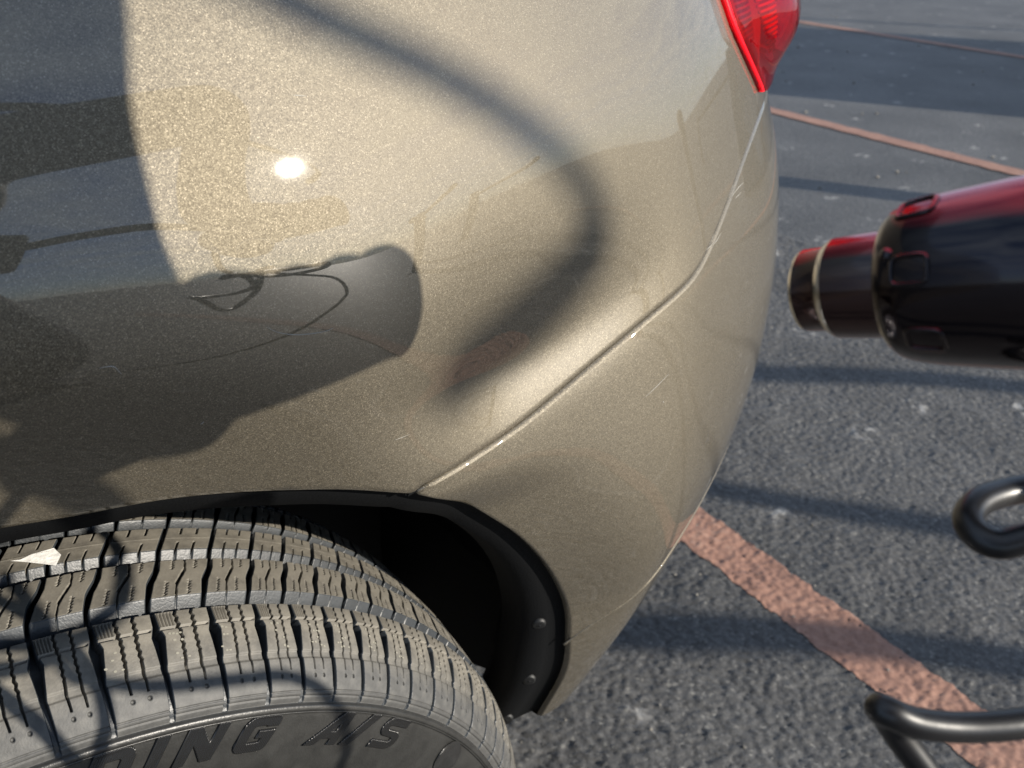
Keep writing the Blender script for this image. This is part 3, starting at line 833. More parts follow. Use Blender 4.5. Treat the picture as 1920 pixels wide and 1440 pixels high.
# carcass
prof = []
for w in np.linspace(-.115, W_E, 90):
    q = tyre_pt(np.array(w), np.array(0.), np.array(-float(np.interp(abs(w), [0, W_D - .012, W_D - .003, W_E - .002, W_E], [.0074, .0074, .0052, .0010, .0004]))))
    prof.append((q[1], q[2]))
wall = catmull([(-.0929, .2982), (-.0944, .2976), (-.0952, .2958), (-.0945, .2938), (-.0952, .2905), (-.0968, .281), (-.0978, .268), (-.0974, .250), (-.0945, .230), (-.0895, .213), (-.0870, .206), (-.084, .204)], 6)
prof += [tuple(v) for v in wall]
prof = np.array(prof)
n = 260; an_ = np.linspace(0, 2 * PI, n, endpoint=False)
V = np.concatenate([np.stack([r * np.sin(an_), 0 * an_ + y, r * np.cos(an_)], 1) for y, r in prof])
carc = mesh_obj('tyre', V, grid_faces(len(prof), n, wrap=True), [RUB_SIDE, RUB_WALL], wheel)
mi = np.zeros(len(carc.data.polygons), dtype=np.int32); mi[89 * n:] = 1
carc.data.polygons.foreach_set('material_index', mi)
def wall_y(r): return float(np.interp(r, wall[::-1, 1], wall[::-1, 0]))
# fine raised line round the sidewall
pts = [(.2965 * math.sin(t), 0, .2965 * math.cos(t)) for t in np.linspace(0, 2 * PI, 300)]
pts = [(x, wall_y(.2945) - .0002, z) for x, _, z in [(.2945 * math.sin(t), 0, .2945 * math.cos(t)) for t in np.linspace(0, 2 * PI, 300)]]
tube('sidewall_line', pts, .00045, RUB_WALL, wheel, seg=6, cap=False)

# raised lettering: outlines in letter space (x along the wall, y up = outwards), sheared, bent round the wheel
def seg_poly(*loops): return [list(l) for l in loops]
def arc(cx, cy, rx, ry, a0, a1, n=10): return [(cx + rx * math.cos(math.radians(a)), cy + ry * math.sin(math.radians(a))) for a in np.linspace(a0, a1, n)]
GLYPH = {
    'D': seg_poly([(0, 0), (.62, 0)] + arc(.62, .35, .38, .35, -90, 0, 8) + arc(.62, .65, .38, .35, 0, 90, 8) + [(0, 1)],
                  [(.30, .24), (.30, .76), (.60, .76)] + arc(.60, .62, .12, .14, 90, 0, 5) + arc(.60, .38, .12, .14, 0, -90, 5)),
    'I': seg_poly([(0, 0), (.30, 0), (.30, 1), (0, 1)]),
    'N': seg_poly([(0, 0), (.28, 0), (.28, .58), (.74, 0), (1.02, 0), (1.02, 1), (.76, 1), (.76, .45), (.32, 1), (0, 1)]),
    'G': seg_poly([(1.0, .78), (1.0, .84)] + arc(.84, .84, .16, .16, 0, 90, 5) + [(.30, 1)] + arc(.30, .70, .30, .30, 90, 180, 7) + arc(.30, .30, .30, .30, 180, 270, 7)
                  + [(.84, 0)] + arc(.84, .16, .16, .16, -90, 0, 5) + [(1.0, .58), (.54, .58), (.54, .40), (.72, .40), (.72, .24), (.36, .24)] + arc(.36, .34, .08, .10, 270, 180, 4)
                  + arc(.36, .66, .08, .10, 180, 90, 4) + [(.70, .76), (.70, .72), (1.0, .72)]),
    'A': seg_poly([(-.05, 0), (.26, 0), (.40, .20), (.78, .20), (.78, 0), (1.06, 0), (1.0, 1), (.66, 1)], [(.54, .40), (.78, .40), (.78, .76)]),
    '/': seg_poly([(-.15, 0), (.18, 0), (.62, 1), (.32, 1)]),
    'S': seg_poly([(0, 0), (.72, 0)] + arc(.72, .29, .28, .29, -90, 90, 10) + [(.34, .60)] + arc(.34, .69, .09, .09, 270, 90, 5) + [(.96, .78), (.98, 1), (.30, 1)] + arc(.30, .71, .28, .29, 90, 270, 10)
                  + [(.66, .40)] + arc(.66, .31, .09, .09, 90, -90, 5) + [(0, .22)]),
}
LET = [('D', 14.0, .94), ('I', 18.0, .36), ('N', 22.0, 1.0), ('G', 27.7, 1.0), ('A', 36.6, 1.0), ('/', 41.1, .6), ('S', 45.6, .86)]
def letter(ch, deg, wid):
    cu = bpy.data.curves.new('letter', 'CURVE'); cu.dimensions = '2D'; cu.fill_mode = 'BOTH'; cu.extrude = .00045; cu.bevel_depth = .0005; cu.bevel_resolution = 1
    Hh = .0178; Wd = .0178 * 1.02
    for loop in GLYPH[ch]:
        sp = cu.splines.new('POLY'); sp.points.add(len(loop) - 1); sp.use_cyclic_u = True
        for k, (x, y) in enumerate(loop): sp.points[k].co = ((x - .5 * (wid if ch in 'I/' else 1)) * Wd + (y - .5) * Hh * .36, (y - .5) * Hh, 0, 1)
    ob = bpy.data.objects.new('letter_tmp', cu)
    dg = bpy.context.evaluated_depsgraph_get()
    me = ob.to_mesh()
    bm = bmesh.new(); bm.from_mesh(me); ob.to_mesh_clear()
    bmesh.ops.subdivide_edges(bm, edges=[e for e in bm.edges if e.calc_length() > .003], cuts=2)
    me2 = bpy.data.meshes.new('raised_letter')
    for v in bm.verts:
        r = .2852 + v.co.y; a = rad(deg) + v.co.x / .2852
        y = wall_y(r) - v.co.z - .0001
        v.co = Vector((r * math.sin(a), y, r * math.cos(a)))
    bmesh.ops.recalc_face_normals(bm, faces=bm.faces)
    bm.to_mesh(me2); bm.free()
    bpy.data.objects.remove(ob); bpy.data.curves.remove(cu)
    me2.materials.append(LETTER)
    o = bpy.data.objects.new('raised_letter', me2); COL.objects.link(o); o.parent = wheel
# hatched face of the letters
m, nt, b = new_mat('hatched_letter_rubber'); L = nt.links
t = nt.nodes.new('ShaderNodeTexCoord')
mp = nd(nt, 'ShaderNodeMapping'); mp.inputs['Rotation'].default_value = (0, rad(-38), 0); L.new(t.outputs['Object'], mp.inputs[0])
wv = nd(nt, 'ShaderNodeTexWave', Scale=310.0); wv.bands_direction = 'X'; L.new(mp.outputs[0], wv.inputs['Vector'])
b.inputs['Base Color'].default_value = (.011, .011, .011, 1); b.inputs['Roughness'].default_value = .30
bpn = nd(nt, 'ShaderNodeBump', Strength=.6, Distance=.0005); L.new(wv.outputs['Fac'], bpn.inputs['Height']); L.new(bpn.outputs['Normal'], b.inputs['Normal'])
LETTER = m
for a in LET: letter(*a)
# white paper marker on the centre rib
WHITE = simple('white_sticker', (.78, .77, .74), rough=.6, noise=.12, nscale=200, bump=.5, bscale=350)
mk = [(-.0005, 10.6), (-.0012, 11.3), (.0012, 12.2), (.0030, 13.95), (-.0035, 14.25), (-.0108, 13.55), (-.0085, 12.9), (-.0045, 11.8)]
Vm = [tyre_pt(np.array(-y), np.array(rad(a)), np.array(.0004)) for y, a in mk]
st = mesh_obj('white_sticker', Vm + [np.mean(Vm, 0)], [(k, (k + 1) % 8, 8) for k in range(8)], WHITE, wheel, smooth=False)
# pale printed dashes left by the mould
VV, FF = [], []
DOT = simple('chalk_print', (.21, .20, .165), rough=.8)
def dot(w, deg, rw, ra):
    n0 = len(VV)
    for k in range(8):
        c, s_ = math.cos(k * PI / 4), math.sin(k * PI / 4)
        VV.append(tyre_pt(np.array(w + rw * s_), np.array(rad(deg) + ra / .33 * c), np.array(.00018)))
    FF.append(tuple(range(n0, n0 + 8)))
rr = random.Random(4)
for base in (14.5, 19.8, 24.0, 29.0, 33.0, 36.0, 40.0, 44.0, 47.5, 51.0):
    for row, (w, nn) in enumerate(((.0655, 4), (.0690, 3), (.0725, 2), (.0752, 2), (.0772, 4))):
        for k in range(nn):
            if rr.random() < .45: continue
            dot(w + rr.uniform(-.0004, .0004), base + (k + rr.uniform(-.1, .1)) * .30 + (row % 3) * .32, .00042 + .0002 * rr.random(), .0008)
pd = mesh_obj('printed_dots', VV, FF, DOT, wheel, smooth=False); pd['kind'] = 'stuff'
# smooth glossy oval moulded in the wall and the rim inside it
Vg = []
for i in range(9):
    for j in range(25):
        a = rad(58.5) + (j / 24 - .5) * .075; r = .2835 + (i / 8 - .5) * .022 * math.sqrt(max(0.0, 1 - ((j / 24 - .5) * 2) ** 2))
        Vg.append((r * math.sin(a), wall_y(r) - .0007 - .0006 * math.cos((i / 8 - .5) * PI), r * math.cos(a)))
mesh_obj('moulded_badge', Vg, grid_faces(9, 25, flip=True), RUB_SHINE, wheel)
ALLOY = simple('silver_alloy', (.55, .55, .56), rough=.25, metal=1.)
rim = lathe('rim', [(-.080, .205), (-.086, .206), (-.089, .212), (-.0905, .2105), (-.085, .198), (-.076, .190), (-.066, .185), (-.060, .05), (-.058, .004)], (0, 0, 0), (0, 1, 0), ALLOY, wheel, seg=96)
for k in range(5):
    a = k * 2 * PI / 5
    P0 = np.array([.04 * math.sin(a), -.078, .04 * math.cos(a)]); P1 = np.array([.197 * math.sin(a), -.088, .197 * math.cos(a)])
    tube('spoke', [P0, (P0 + P1) / 2 + np.array([0, -.004, 0]), P1], [.020, .017, .013], ALLOY, wheel, seg=10)
# ------------------------------------------------------------------ small heat gun held in front of the bumper
def painted_reflection(name, red, dark, rough):
    # reflected red top and dark sides painted into the colour by normal direction
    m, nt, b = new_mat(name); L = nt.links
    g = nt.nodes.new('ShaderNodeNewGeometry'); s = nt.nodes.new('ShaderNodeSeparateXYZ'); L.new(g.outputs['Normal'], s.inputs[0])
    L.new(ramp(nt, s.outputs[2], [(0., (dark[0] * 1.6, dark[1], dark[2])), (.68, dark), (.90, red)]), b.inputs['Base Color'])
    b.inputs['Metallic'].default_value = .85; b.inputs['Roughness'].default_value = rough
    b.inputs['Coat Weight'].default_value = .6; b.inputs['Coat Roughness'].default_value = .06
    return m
GUN_RED = painted_reflection('painted_reflection_lacquer', (.62, .002, .012), (.010, .009, .012), .15)
GUN_NOZZLE = painted_reflection('painted_reflection_steel', (.55, .004, .014), (.040, .031, .027), .18)
GUN_RING = simple('bare_steel_edge', (.78, .74, .66), rough=.22, metal=1.)
GUN_NAVY = simple('navy_plastic', (.030, .036, .060), rough=.45)
TIP = np.array([.2374, -.2765, .8458]); AX = np.array([.222, -.907, .351]); AX = AX / np.linalg.norm(AX)
gun = empty('heat_gun', TIP.tolist())
tag(gun, 'small red heat gun, dark reflections painted on its sides, with a stepped metal nozzle pointing at the bumper', 'heat gun')
def gl_(name, prof, mat, seg=72, parent=gun): return lathe(name, prof, (0, 0, 0), AX, mat, parent, seg)
gl_('nozzle_rim', [(.006, .0088), (.0002, .0089), (-.0003, .0095), (0, .0102), (.0008, .0105)], GUN_RING)
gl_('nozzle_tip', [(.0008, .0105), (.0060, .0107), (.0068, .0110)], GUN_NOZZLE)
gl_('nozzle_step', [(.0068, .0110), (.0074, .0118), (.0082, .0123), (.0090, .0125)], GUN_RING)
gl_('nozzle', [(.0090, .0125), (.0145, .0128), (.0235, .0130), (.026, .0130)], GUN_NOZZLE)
gl_('nozzle_bore', [(.006, .0088), (.03, .0086), (.031, .0002)], BLACK_PLASTIC)
gl_('collar_edge', [(.0232, .0132), (.0229, .0150), (.0231, .0163), (.0238, .0170)], GUN_RING)
body_prof = [(.0238, .0170), (.0255, .0181), (.029, .0191), (.034, .0198), (.042, .0205), (.050, .0211), (.0565, .0213)]
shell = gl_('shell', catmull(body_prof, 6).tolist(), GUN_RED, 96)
gl_('seam_ring', [(.0565, .0213), (.0567, .0203), (.0580, .0203), (.0582, .0216)], BLACK_PLASTIC)
gl_('rear_shell', [(.0582, .0216), (.075, .0218), (.105, .0215), (.122, .0205), (.131, .016), (.134, .008), (.1345, .0005)], GUN_NAVY, 72)
# moulded bosses on the shell: a round stud, a rounded window frame and a lower slot
e1g = np.cross(np.array([0, 0, 1.]), AX); e1g /= np.linalg.norm(e1g); e2g = np.cross(AX, e1g)
def on_shell(s, a, lift):
    r = np.interp(s, [q[0] for q in body_prof], [q[1] for q in body_prof]) + lift
    return AX * s + r * (math.cos(a) * e1g + math.sin(a) * e2g)
toC = CAM_POS - TIP - AX * .035; toC = toC - AX * (toC @ AX)
a_cam = math.atan2(toC @ e2g, toC @ e1g)
def frame_loop(s0, s1, a0, a1, r=.0016, lift=.0001):
    ss, aa = (s0 + s1) / 2, (a0 + a1) / 2; hs, ha = (s1 - s0) / 2, (a1 - a0) / 2; out = []
    for k in range(40):
        t = k / 40 * 2 * PI; c, s_ = math.cos(t), math.sin(t); n = 5
        out.append(on_shell(ss + hs * math.copysign(abs(c) ** (2 / n), c), aa + ha * math.copysign(abs(s_) ** (2 / n), s_), lift))
    out.append(out[0]); return out
sgn = 1 if (math.cos(a_cam + .3) * e1g + math.sin(a_cam + .3) * e2g)[2] > (math.cos(a_cam) * e1g + math.sin(a_cam) * e2g)[2] else -1
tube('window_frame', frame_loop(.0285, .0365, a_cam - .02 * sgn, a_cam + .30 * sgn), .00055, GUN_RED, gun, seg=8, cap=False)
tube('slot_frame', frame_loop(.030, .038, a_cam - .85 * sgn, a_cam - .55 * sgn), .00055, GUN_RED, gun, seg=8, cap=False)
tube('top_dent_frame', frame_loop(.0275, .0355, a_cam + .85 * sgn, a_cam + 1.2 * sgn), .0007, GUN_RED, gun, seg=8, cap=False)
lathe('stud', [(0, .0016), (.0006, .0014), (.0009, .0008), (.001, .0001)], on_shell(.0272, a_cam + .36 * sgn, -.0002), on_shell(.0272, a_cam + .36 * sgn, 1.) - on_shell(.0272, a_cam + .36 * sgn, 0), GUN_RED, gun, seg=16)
# handle, off to the right of the picture
HANDLE = np.array([[.262, -.372, .886], [.300, -.372, .886], [.338, -.370, .888], [.368, -.367, .891], [.380, -.366, .892]]) - TIP
tube('handle', catmull(HANDLE, 5), np.interp(np.linspace(0, 1, 21), [0, .2, .8, .95, 1], [.017, .0165, .0175, .019, .012]), GUN_NAVY, gun, seg=20)

# its black cord: a twisted loop beside the handle, a second kink below, then a long loop nearer the photographer
CORD_MAT = simple('black_cord', (.006, .006, .007), rough=.36, coat=.12, coat_rough=.2, bump=.10, bscale=120)
CORD = [(.2637, -.397, .888), (.262, -.42, .862), (.268, -.432, .825), (.305, -.425, .800), (.335, -.385, .803), (.3255, -.3524, .8119), (.2859, -.3486, .8119), (.2673, -.344, .8128), (.2559, -.3382, .8131), (.2466, -.3341, .813), (.2371, -.3325, .8134), (.2303, -.3337, .8126),
        (.2272, -.3378, .8117), (.2284, -.3428, .8119), (.2347, -.348, .8153), (.2449, -.3545, .8149), (.2559, -.3635, .8037), (.2598, -.3706, .7877), (.2519, -.3714, .7781),
        (.2396, -.3675, .7747), (.2247, -.3606, .7748), (.2123, -.3537, .7754), (.2025, -.3476, .7777), (.1979, -.3432, .78), (.1983, -.3409, .7788), (.2019, -.3409, .7743),
        (.2055, -.3444, .7672), (.2094, -.3501, .7592), (.2146, -.3572, .7486), (.225, -.372, .735), (.245, -.395, .735)]
SUN_T = .5
LOOP = np.array([(.0509, -.0106, .6521), (.058, -.0414, .6509), (.0633, -.0654, .6499), (.0709, -.0854, .6483), (.0811, -.102, .6479), (.0982, -.102, .633), (.1177, -.102, .622),
                 (.139, -.102, .6117), (.1593, -.102, .6005), (.1719, -.102, .5831), (.1783, -.102, .5594), (.1778, -.102, .5373), (.1712, -.102, .5211)]) + SUN_T * SUN
P = np.concatenate([np.array(CORD), [[.275, -.41, .77], [.285, -.405, .805]], LOOP, [LOOP[-1] + np.array([-.03, -.02, -.06]), LOOP[-1] + np.array([-.10, -.08, -.20]), [.15, -.75, .25], [.10, -.95, .03], [-.1, -1.2, .006], [-.6, -1.5, .006]]])
cord = tube('power_cord', catmull(P, 10), .0034, CORD_MAT, None, seg=18)
tag(cord, 'glossy black power cord twisted in loops below the heat gun', 'cord')

# ------------------------------------------------------------------ the photographer, seen as a shadow and as a mirror image in the paint
SKIN = simple('skin', (.46, .28, .20), rough=.5)
JACKET = simple('dark_jacket', (.035, .036, .040), rough=.85, noise=.2, nscale=60, bump=.5, bscale=500)
TROUSER = simple('denim', (.045, .055, .085), rough=.85)
HAIR = simple('dark_cap', (.02, .02, .022), rough=.8)
SHOE = simple('black_shoe', (.02, .02, .02), rough=.5)
def skinned(name, joints, edges, root, mats, pick, parent=None, sub=2):
    me = bpy.data.meshes.new(name); me.from_pydata([j[:3] for j in joints], edges, [])
    ob = bpy.data.objects.new(name, me); COL.objects.link(ob)
    sk = ob.modifiers.new('skin', 'SKIN'); sk.use_smooth_shade = True
    for k, j in enumerate(joints):
        v = me.skin_vertices[0].data[k]; r = j[3]; v.radius = (r, r) if np.isscalar(r) else r; v.use_root = (k == root)
    ss = ob.modifiers.new('sub', 'SUBSURF'); ss.levels = sub; ss.render_levels = sub
    dg = bpy.context.evaluated_depsgraph_get(); ev = ob.evaluated_get(dg)
    me2 = bpy.data.meshes.new_from_object(ev); me2.name = name
    ob.modifiers.clear(); ob.data = me2; bpy.data.meshes.remove(me)
    me2.materials.clear()
    for m_ in mats: me2.materials.append(m_)
    for f in me2.polygons: f.material_index = pick(f.center); f.use_smooth = True
    if parent: ob.parent = parent
    return ob
person = empty('person', (0, 0, 0))
tag(person, 'photographer in dark jacket and cap, half crouching, holding a phone and the heat gun', 'person')
J = [(0, -1.02, .80, .150), (.02, -.95, .98, .145), (.04, -.88, 1.16, .160), (.04, -.84, 1.27, .13), (.035, -.81, 1.36, .058),          # 0-4 spine, neck
     (.035, -.79, 1.43, .075), (.035, -.76, 1.51, .092), (.035, -.77, 1.58, .070),                                                     # 5-7 head
     (.21, -.82, 1.275, .066), (.4309, -.5850, 1.168, .044), (.3470, -.5015, 1.0464, .035), (.2928, -.435, .959, .034), (.283, -.404, .917, .034),   # 8-12 right arm
     (-.13, -.82, 1.265, .070), (-.22, -.66, 1.05, .050), (-.10, -.52, .985, .040), (-.01, -.475, .93, .030),                          # 13-16 left arm
     (.10, -1.02, .76, .105), (.14, -.86, .46, .068), (.13, -1.02, .10, .045), (.14, -.93, .045, .040), (.15, -.83, .035, .032),       # 17-21 right leg
     (-.10, -1.02, .76, .105), (-.16, -.84, .46, .068), (-.15, -1.02, .10, .045), (-.16, -.93, .045, .040), (-.17, -.83, .035, .032)]  # 22-26 left leg
E_ = [(0, 1), (1, 2), (2, 3), (3, 4), (4, 5), (5, 6), (6, 7), (3, 8), (8, 9), (9, 10), (10, 11), (11, 12), (3, 13), (13, 14), (14, 15), (15, 16),
      (0, 17), (17, 18), (18, 19), (19, 20), (20, 21), (0, 22), (22, 23), (23, 24), (24, 25), (25, 26)]
def pick(c):
    if c.z > 1.37: return 0 if c.y > -.80 and c.z < 1.52 else 3
    if c.z < .09: return 4
    if c.z < .84: return 2
    if (c.x > .27 and c.z < .945 and c.y > -.44) or (c.y > -.50 and c.z < .95): return 0
    return 1
bodyo = skinned('clothed_body', J, E_, 0, [SKIN, JACKET, TROUSER, HAIR, SHOE], pick, person)
# face details
def ball(name, c, r, mat, parent, sc=(1, 1, 1)):
    bm = bmesh.new(); bmesh.ops.create_uvsphere(bm, u_segments=18, v_segments=12, radius=r); bmesh.ops.scale(bm, vec=sc, verts=bm.verts)
    me = bpy.data.meshes.new(name); bm.to_mesh(me); bm.free(); me.materials.append(mat)
    for f in me.polygons: f.use_smooth = True
    o = bpy.data.objects.new(name, me); COL.objects.link(o); o.parent = parent; o.location = c; return o
EYE = simple('eye', (.05, .04, .035), rough=.2)
for sx in (-1, 1):
    ball('eye', (.035 + sx * .031, -.678, 1.505), .011, EYE, person)
    ball('ear', (.035 + sx * .088, -.77, 1.49), .026, SKIN, person, (.4, .8, 1.2))
ball('nose', (.035, -.668, 1.48), .014, SKIN, person, (.8, 1.2, 1.5))
ball('mouth', (.035, -.684, 1.445), .018, simple('lips', (.35, .14, .12), rough=.5), person, (1.2, .4, .35))
cap = lathe('cap', [(0, .101), (.03, .100), (.065, .082), (.085, .045), (.09, .001)], (.035, -.765, 1.525), (0, 0, 1), HAIR, person, seg=32)
pk = [( .035 + .085 * math.sin(a) * k, -.765 + (.09 + .07 * (k - 1) * 10 * math.cos(a) ** 1) * math.cos(a) * 1.0, 1.530 - .012 * (k - 1) * 10) for k in (1., 1.1) for a in np.linspace(-1.1, 1.1, 15)]
mesh_obj('cap_peak', pk + [(x, y, z - .003) for x, y, z in pk], [(i, i + 1, i + 16, i + 15) for i in range(14)] + [(i + 31, i + 30, i + 45, i + 46) for i in range(14)], HAIR, person)
# right hand: palm with four fingers curled over the handle and the thumb closed from the side
hand = empty('hand', (0, 0, 0), person)
H0 = np.array([.300, -.400, .925])
def chain(name, pts, radii, parent, mat=SKIN):
    J_ = [(*p_, r) for p_, r in zip(pts, radii)]
    return skinned(name, J_, [(k, k + 1) for k in range(len(pts) - 1)], 0, [mat], lambda c: 0, parent, 2)
chain('palm', [(.298, -.402, .930), (.318, -.396, .916), (.340, -.392, .910)], [(.026, .018), (.036, .018), (.034, .016)], hand)
HC = np.array([0, -.371, .889])
for k, (x, ln) in enumerate(((.306, 1.0), (.325, 1.08), (.344, 1.0), (.361, .84))):
    pts = []
    for ang_ in (115, 75, 35, -5, -42):
        R_ = .0265 if ang_ > 0 else .0255
        a = math.radians(ang_ * (1 if ln >= 1 else .95))
        pts.append((x + .002 * k, HC[1] + R_ * math.cos(a), HC[2] + R_ * math.sin(a)))
    chain('finger', [(x - .004, -.392, .912)] + pts, [.0105, .0105, .0100, .0092, .0085, .0072], hand)
chain('thumb', [(.300, -.398, .918), (.290, -.402, .900), (.300, -.398, .882), (.320, -.390, .874)], [.013, .0125, .0110, .0085], hand)
# left hand round the edge of the phone
lh = empty('hand', (0, 0, 0), person)
def cw(r, u, f): return CAM_POS + r * CAM_R + u * CAM_U + f * CAM_F
chain('palm', [cw(-.03, -.03, -.10), cw(-.028, -.02, -.065), cw(-.022, -.012, -.035)], [(.022, .018), (.033, .016), (.034, .014)], lh)
for k in range(4):
    u = .022 - k * .018
    chain('finger', [cw(-.024, u * .8 - .01, -.040), cw(-.032, u, -.018), cw(-.030, u + .001, -.004), cw(-.018, u + .002, -.0015)], [.0095, .009, .0082, .0068], lh)
chain('thumb', [cw(-.022, .002, -.055), cw(-.002, .020, -.048), cw(.016, .022, -.030), cw(.030, .018, -.024)], [.012, .0115, .010, .008], lh)
# phone
phone = empty('phone', (0, 0, 0)); tag(phone, 'black phone held up to take the picture', 'phone')
PH = simple('phone_black', (.012, .012, .014), rough=.25, coat=.6)
def slab(name, r0, r1, u0, u1, f0, f1, mat, bev, parent):
    bm = bmesh.new(); bmesh.ops.create_cube(bm, size=1)
    for v in bm.verts:
        v.co = Vector(((r0 + r1) / 2 + v.co.x * (r1 - r0), (u0 + u1) / 2 + v.co.y * (u1 - u0), (f0 + f1) / 2 + v.co.z * (f1 - f0)))
    bmesh.ops.bevel(bm, geom=bm.edges, offset=bev, segments=3, affect='EDGES')
    for v in bm.verts: v.co = Vector(cw(*v.co).tolist())
    me = bpy.data.meshes.new(name); bm.to_mesh(me); bm.free(); me.materials.append(mat)
    o = bpy.data.objects.new(name, me); COL.objects.link(o); o.parent = parent; return o
slab('phone_case', -.018, .129, -.052, .019, -.014, -.006, PH, .003, phone)
slab('camera_bump', -.014, .018, -.018, .015, -.0062, -.0042, PH, .0008, phone)
# strap added to cast the narrow shadow band above the wheel arch
STRAP = simple('strap_fabric', (.03, .03, .032), rough=.9)
strap = tube('shadow_strap', catmull([cw(.128, .0, -.010), (.20, -.495, .955), (.262, -.512, .962), (.3115, -.4985, .9372), (.3193, -.4933, .9234), (.3297, -.488, .9089), (.3384, -.4818, .8927), (.343, -.479, .880), (.340, -.482, .872)], 8), .0060, STRAP, None, seg=12)
tag(strap, 'dark unseen fabric strap added at the phone to cast a shadow band', 'strap')

# ------------------------------------------------------------------ unseen objects added to throw the shadow bands: bent arm, poles, post, block
STEEL = simple('black_steel', (.02, .02, .02), rough=.4)
shadow_stand = empty('unseen_shadow_stand', (-.3, -1.35, 0)); tag(shadow_stand, 'black unseen stand with a long bent arm, added to shade the panel', 'shadow_stand')  # unseen stand, added for the soft dark band across the panel
def rel(P, o): return np.asarray(P, float) - np.asarray(o.location)
ARM = [(-.3, -1.35, 1.45), (-.15, -1.28, 1.56), (.15, -1.17, 1.60), (.45, -1.10, 1.52), (.68, -1.07, 1.395), (.7963, -1.0658, 1.3352), (.8116, -1.0687, 1.3262), (.8342, -1.0717, 1.3143), (.8694, -1.0743, 1.297), (.9022, -1.0764, 1.2778), (.9315, -1.0776, 1.2567), (.9555, -1.0777, 1.2339), (.9672, -1.0781, 1.2128)]
FAR = .95 * SUN
BARPTS = [(1.889, -2.5494, 1.8446), (1.8767, -2.5511, 1.8278), (1.8479, -2.5539, 1.8112), (1.8158, -2.556, 1.7977), (1.7872, -2.5622, 1.7921)]
ARM = [a if k < 4 else tuple(np.array(a) + FAR * min(1, (k - 3) / 2) + .9 * SUN * sstep(6, 12, k)) for k, a in enumerate(ARM)]
tube('bent_arm', catmull(rel(ARM, shadow_stand), 8), .0098, STEEL, shadow_stand, seg=12)
tube('pole', rel([(-.3, -1.35, .03), (-.3, -1.35, .7), (-.3, -1.35, 1.46)], shadow_stand), .014, STEEL, shadow_stand)
lathe('base', [(0, .18), (.018, .178), (.03, .10), (.034, .016)], (0, 0, 0), (0, 0, 1), STEEL, shadow_stand, seg=40)
# bar added at the end of the arm to darken the panel's hollow
BAR = rel(BARPTS, shadow_stand)
tube('shadow_bar', catmull(BAR, 6), np.interp(np.linspace(0, 1, 25), [0, .15, .6, 1], [.010, .018, .023, .018]), STEEL, shadow_stand, seg=14)

def shade(pts, d): return [(x + d * SUN[0], y + d * SUN[1], d * SUN[2]) for x, y in pts]
def shadow_caster(label, pts, d, post_r=.03):  # unseen poles, added only to throw the ground shadow bands
    """a pole held out level from one post; its shadow falls d metres down the sun line"""
    P_ = shade(pts, d); foot = P_[-1]
    o = empty('shadow_pole', (foot[0], foot[1], 0)); tag(o, label, 'shadow_caster', 'unseen poles added for the ground shadow bands')
    P_ = [(a - foot[0], b - foot[1], c) for a, b, c in P_]
    C_ = catmull(P_, 8)
    tube('arm', C_, np.linspace(.028, .032, len(C_)), BIN, o, seg=14)
    tube('post', [(0, 0, 0), (0, 0, P_[-1][2] * .5), (0, 0, P_[-1][2] + .08)], post_r + .02, BIN, o, seg=16)
    lathe('foot_plate', [(0, .11), (.012, .108), (.016, .06)], (0, 0, 0), (0, 0, 1), BIN, o, seg=28)
BIN = simple('weathered_steel', (.075, .078, .08), rough=.7, noise=.3, nscale=4)
shadow_caster('tallest of the unseen poles added to cast ground shadow bands', [(.92, .64), (1.063, .484), (1.201, .30), (1.362, .109), (1.471, -.022), (1.9, -.55), (2.4, -1.15)], 3.5)
shadow_caster('unseen pole added for its shadow, standing closest to the car bumper', [(.50, .45), (.652, .341), (.754, .249), (.879, .16), (1.023, .032), (1.15, -.102), (1.241, -.202), (1.9, -.9)], 2.9)
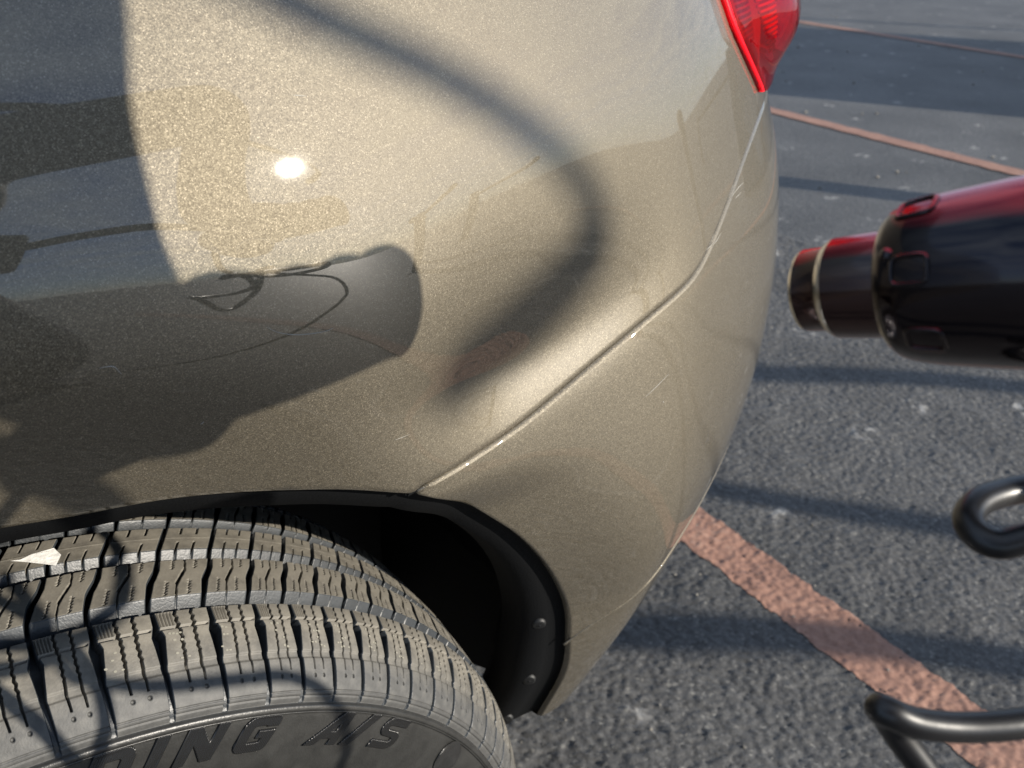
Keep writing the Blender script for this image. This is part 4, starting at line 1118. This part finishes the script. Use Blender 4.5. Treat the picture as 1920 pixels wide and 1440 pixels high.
shadow_caster('unseen pole added for its shadow, reaching towards the concrete block', [(1.28, .84), (1.489, .668), (1.72, .493), (1.916, .30), (2.4, -.25), (3.2, -1.2)], 3.0)
unseen_post = empty('shadow_post', (3.98, -.46, 0)); tag(unseen_post, 'dark unseen steel post added by the parking line for its shadow', 'shadow_post')  # unseen post, added for one short ground shadow
lathe('shaft', [(0, .085), (.02, .085), (.03, .07), (.86, .07), (.90, .055), (.92, .001)], (0, 0, 0), (0, 0, 1), BIN, unseen_post, seg=28)
shadow_caster('long low unseen pole added for its shadow far across the lot', [(5.9, 5.05), (6.14, 4.684), (6.293, 4.385), (7.257, 3.02), (7.9, 2.1), (8.5, 1.1)], 1.6)
# unseen block added for its shadow, the broad dark patch at the top right
A_, B_ = np.array([4.77, 1.17]), np.array([7.0, 2.31]); L_ = B_ - A_; U_ = L_ / np.linalg.norm(L_); N_ = np.array([U_[1], -U_[0]])
jb = empty('shadow_block', (float((A_ + B_)[0] / 2), float((A_ + B_)[1] / 2), 0)); tag(jb, 'rough unseen concrete block added at the side of the lot for its shadow', 'shadow_caster')
CONC = simple('concrete', (.20, .195, .18), rough=.9, noise=.25, nscale=9, bump=.6, bscale=40)
sec = [(-.28, 0), (-.28, .08), (-.12, .32), (-.08, .86), (-.065, .88), (.065, .88), (.08, .86), (.12, .32), (.28, .08), (.28, 0)]
hl = np.linalg.norm(L_) / 2; V_ = []
for t_ in (-hl, -hl + .02, hl - .02, hl):
    for a_, z_ in sec:
        k_ = .97 if abs(t_) == hl else 1.0
        q_ = U_ * t_ + N_ * (a_ * k_ + .25); V_.append((q_[0], q_[1], z_ * k_))
n_ = len(sec)
mesh_obj('shadow_block_body', V_, grid_faces(4, n_, wrap=True).tolist() + [list(range(n_)), list(range(3 * n_, 4 * n_))[::-1]], CONC, jb, smooth=False)
for t_ in (-.7, .7):
    q_ = U_ * t_ + N_ * .25
    tube('lifting_loop', [(q_[0] - .05, q_[1], .87), (q_[0] - .04, q_[1], .93), (q_[0], q_[1], .95), (q_[0] + .04, q_[1], .93), (q_[0] + .05, q_[1], .87)], .008, STEEL, jb, seg=8)
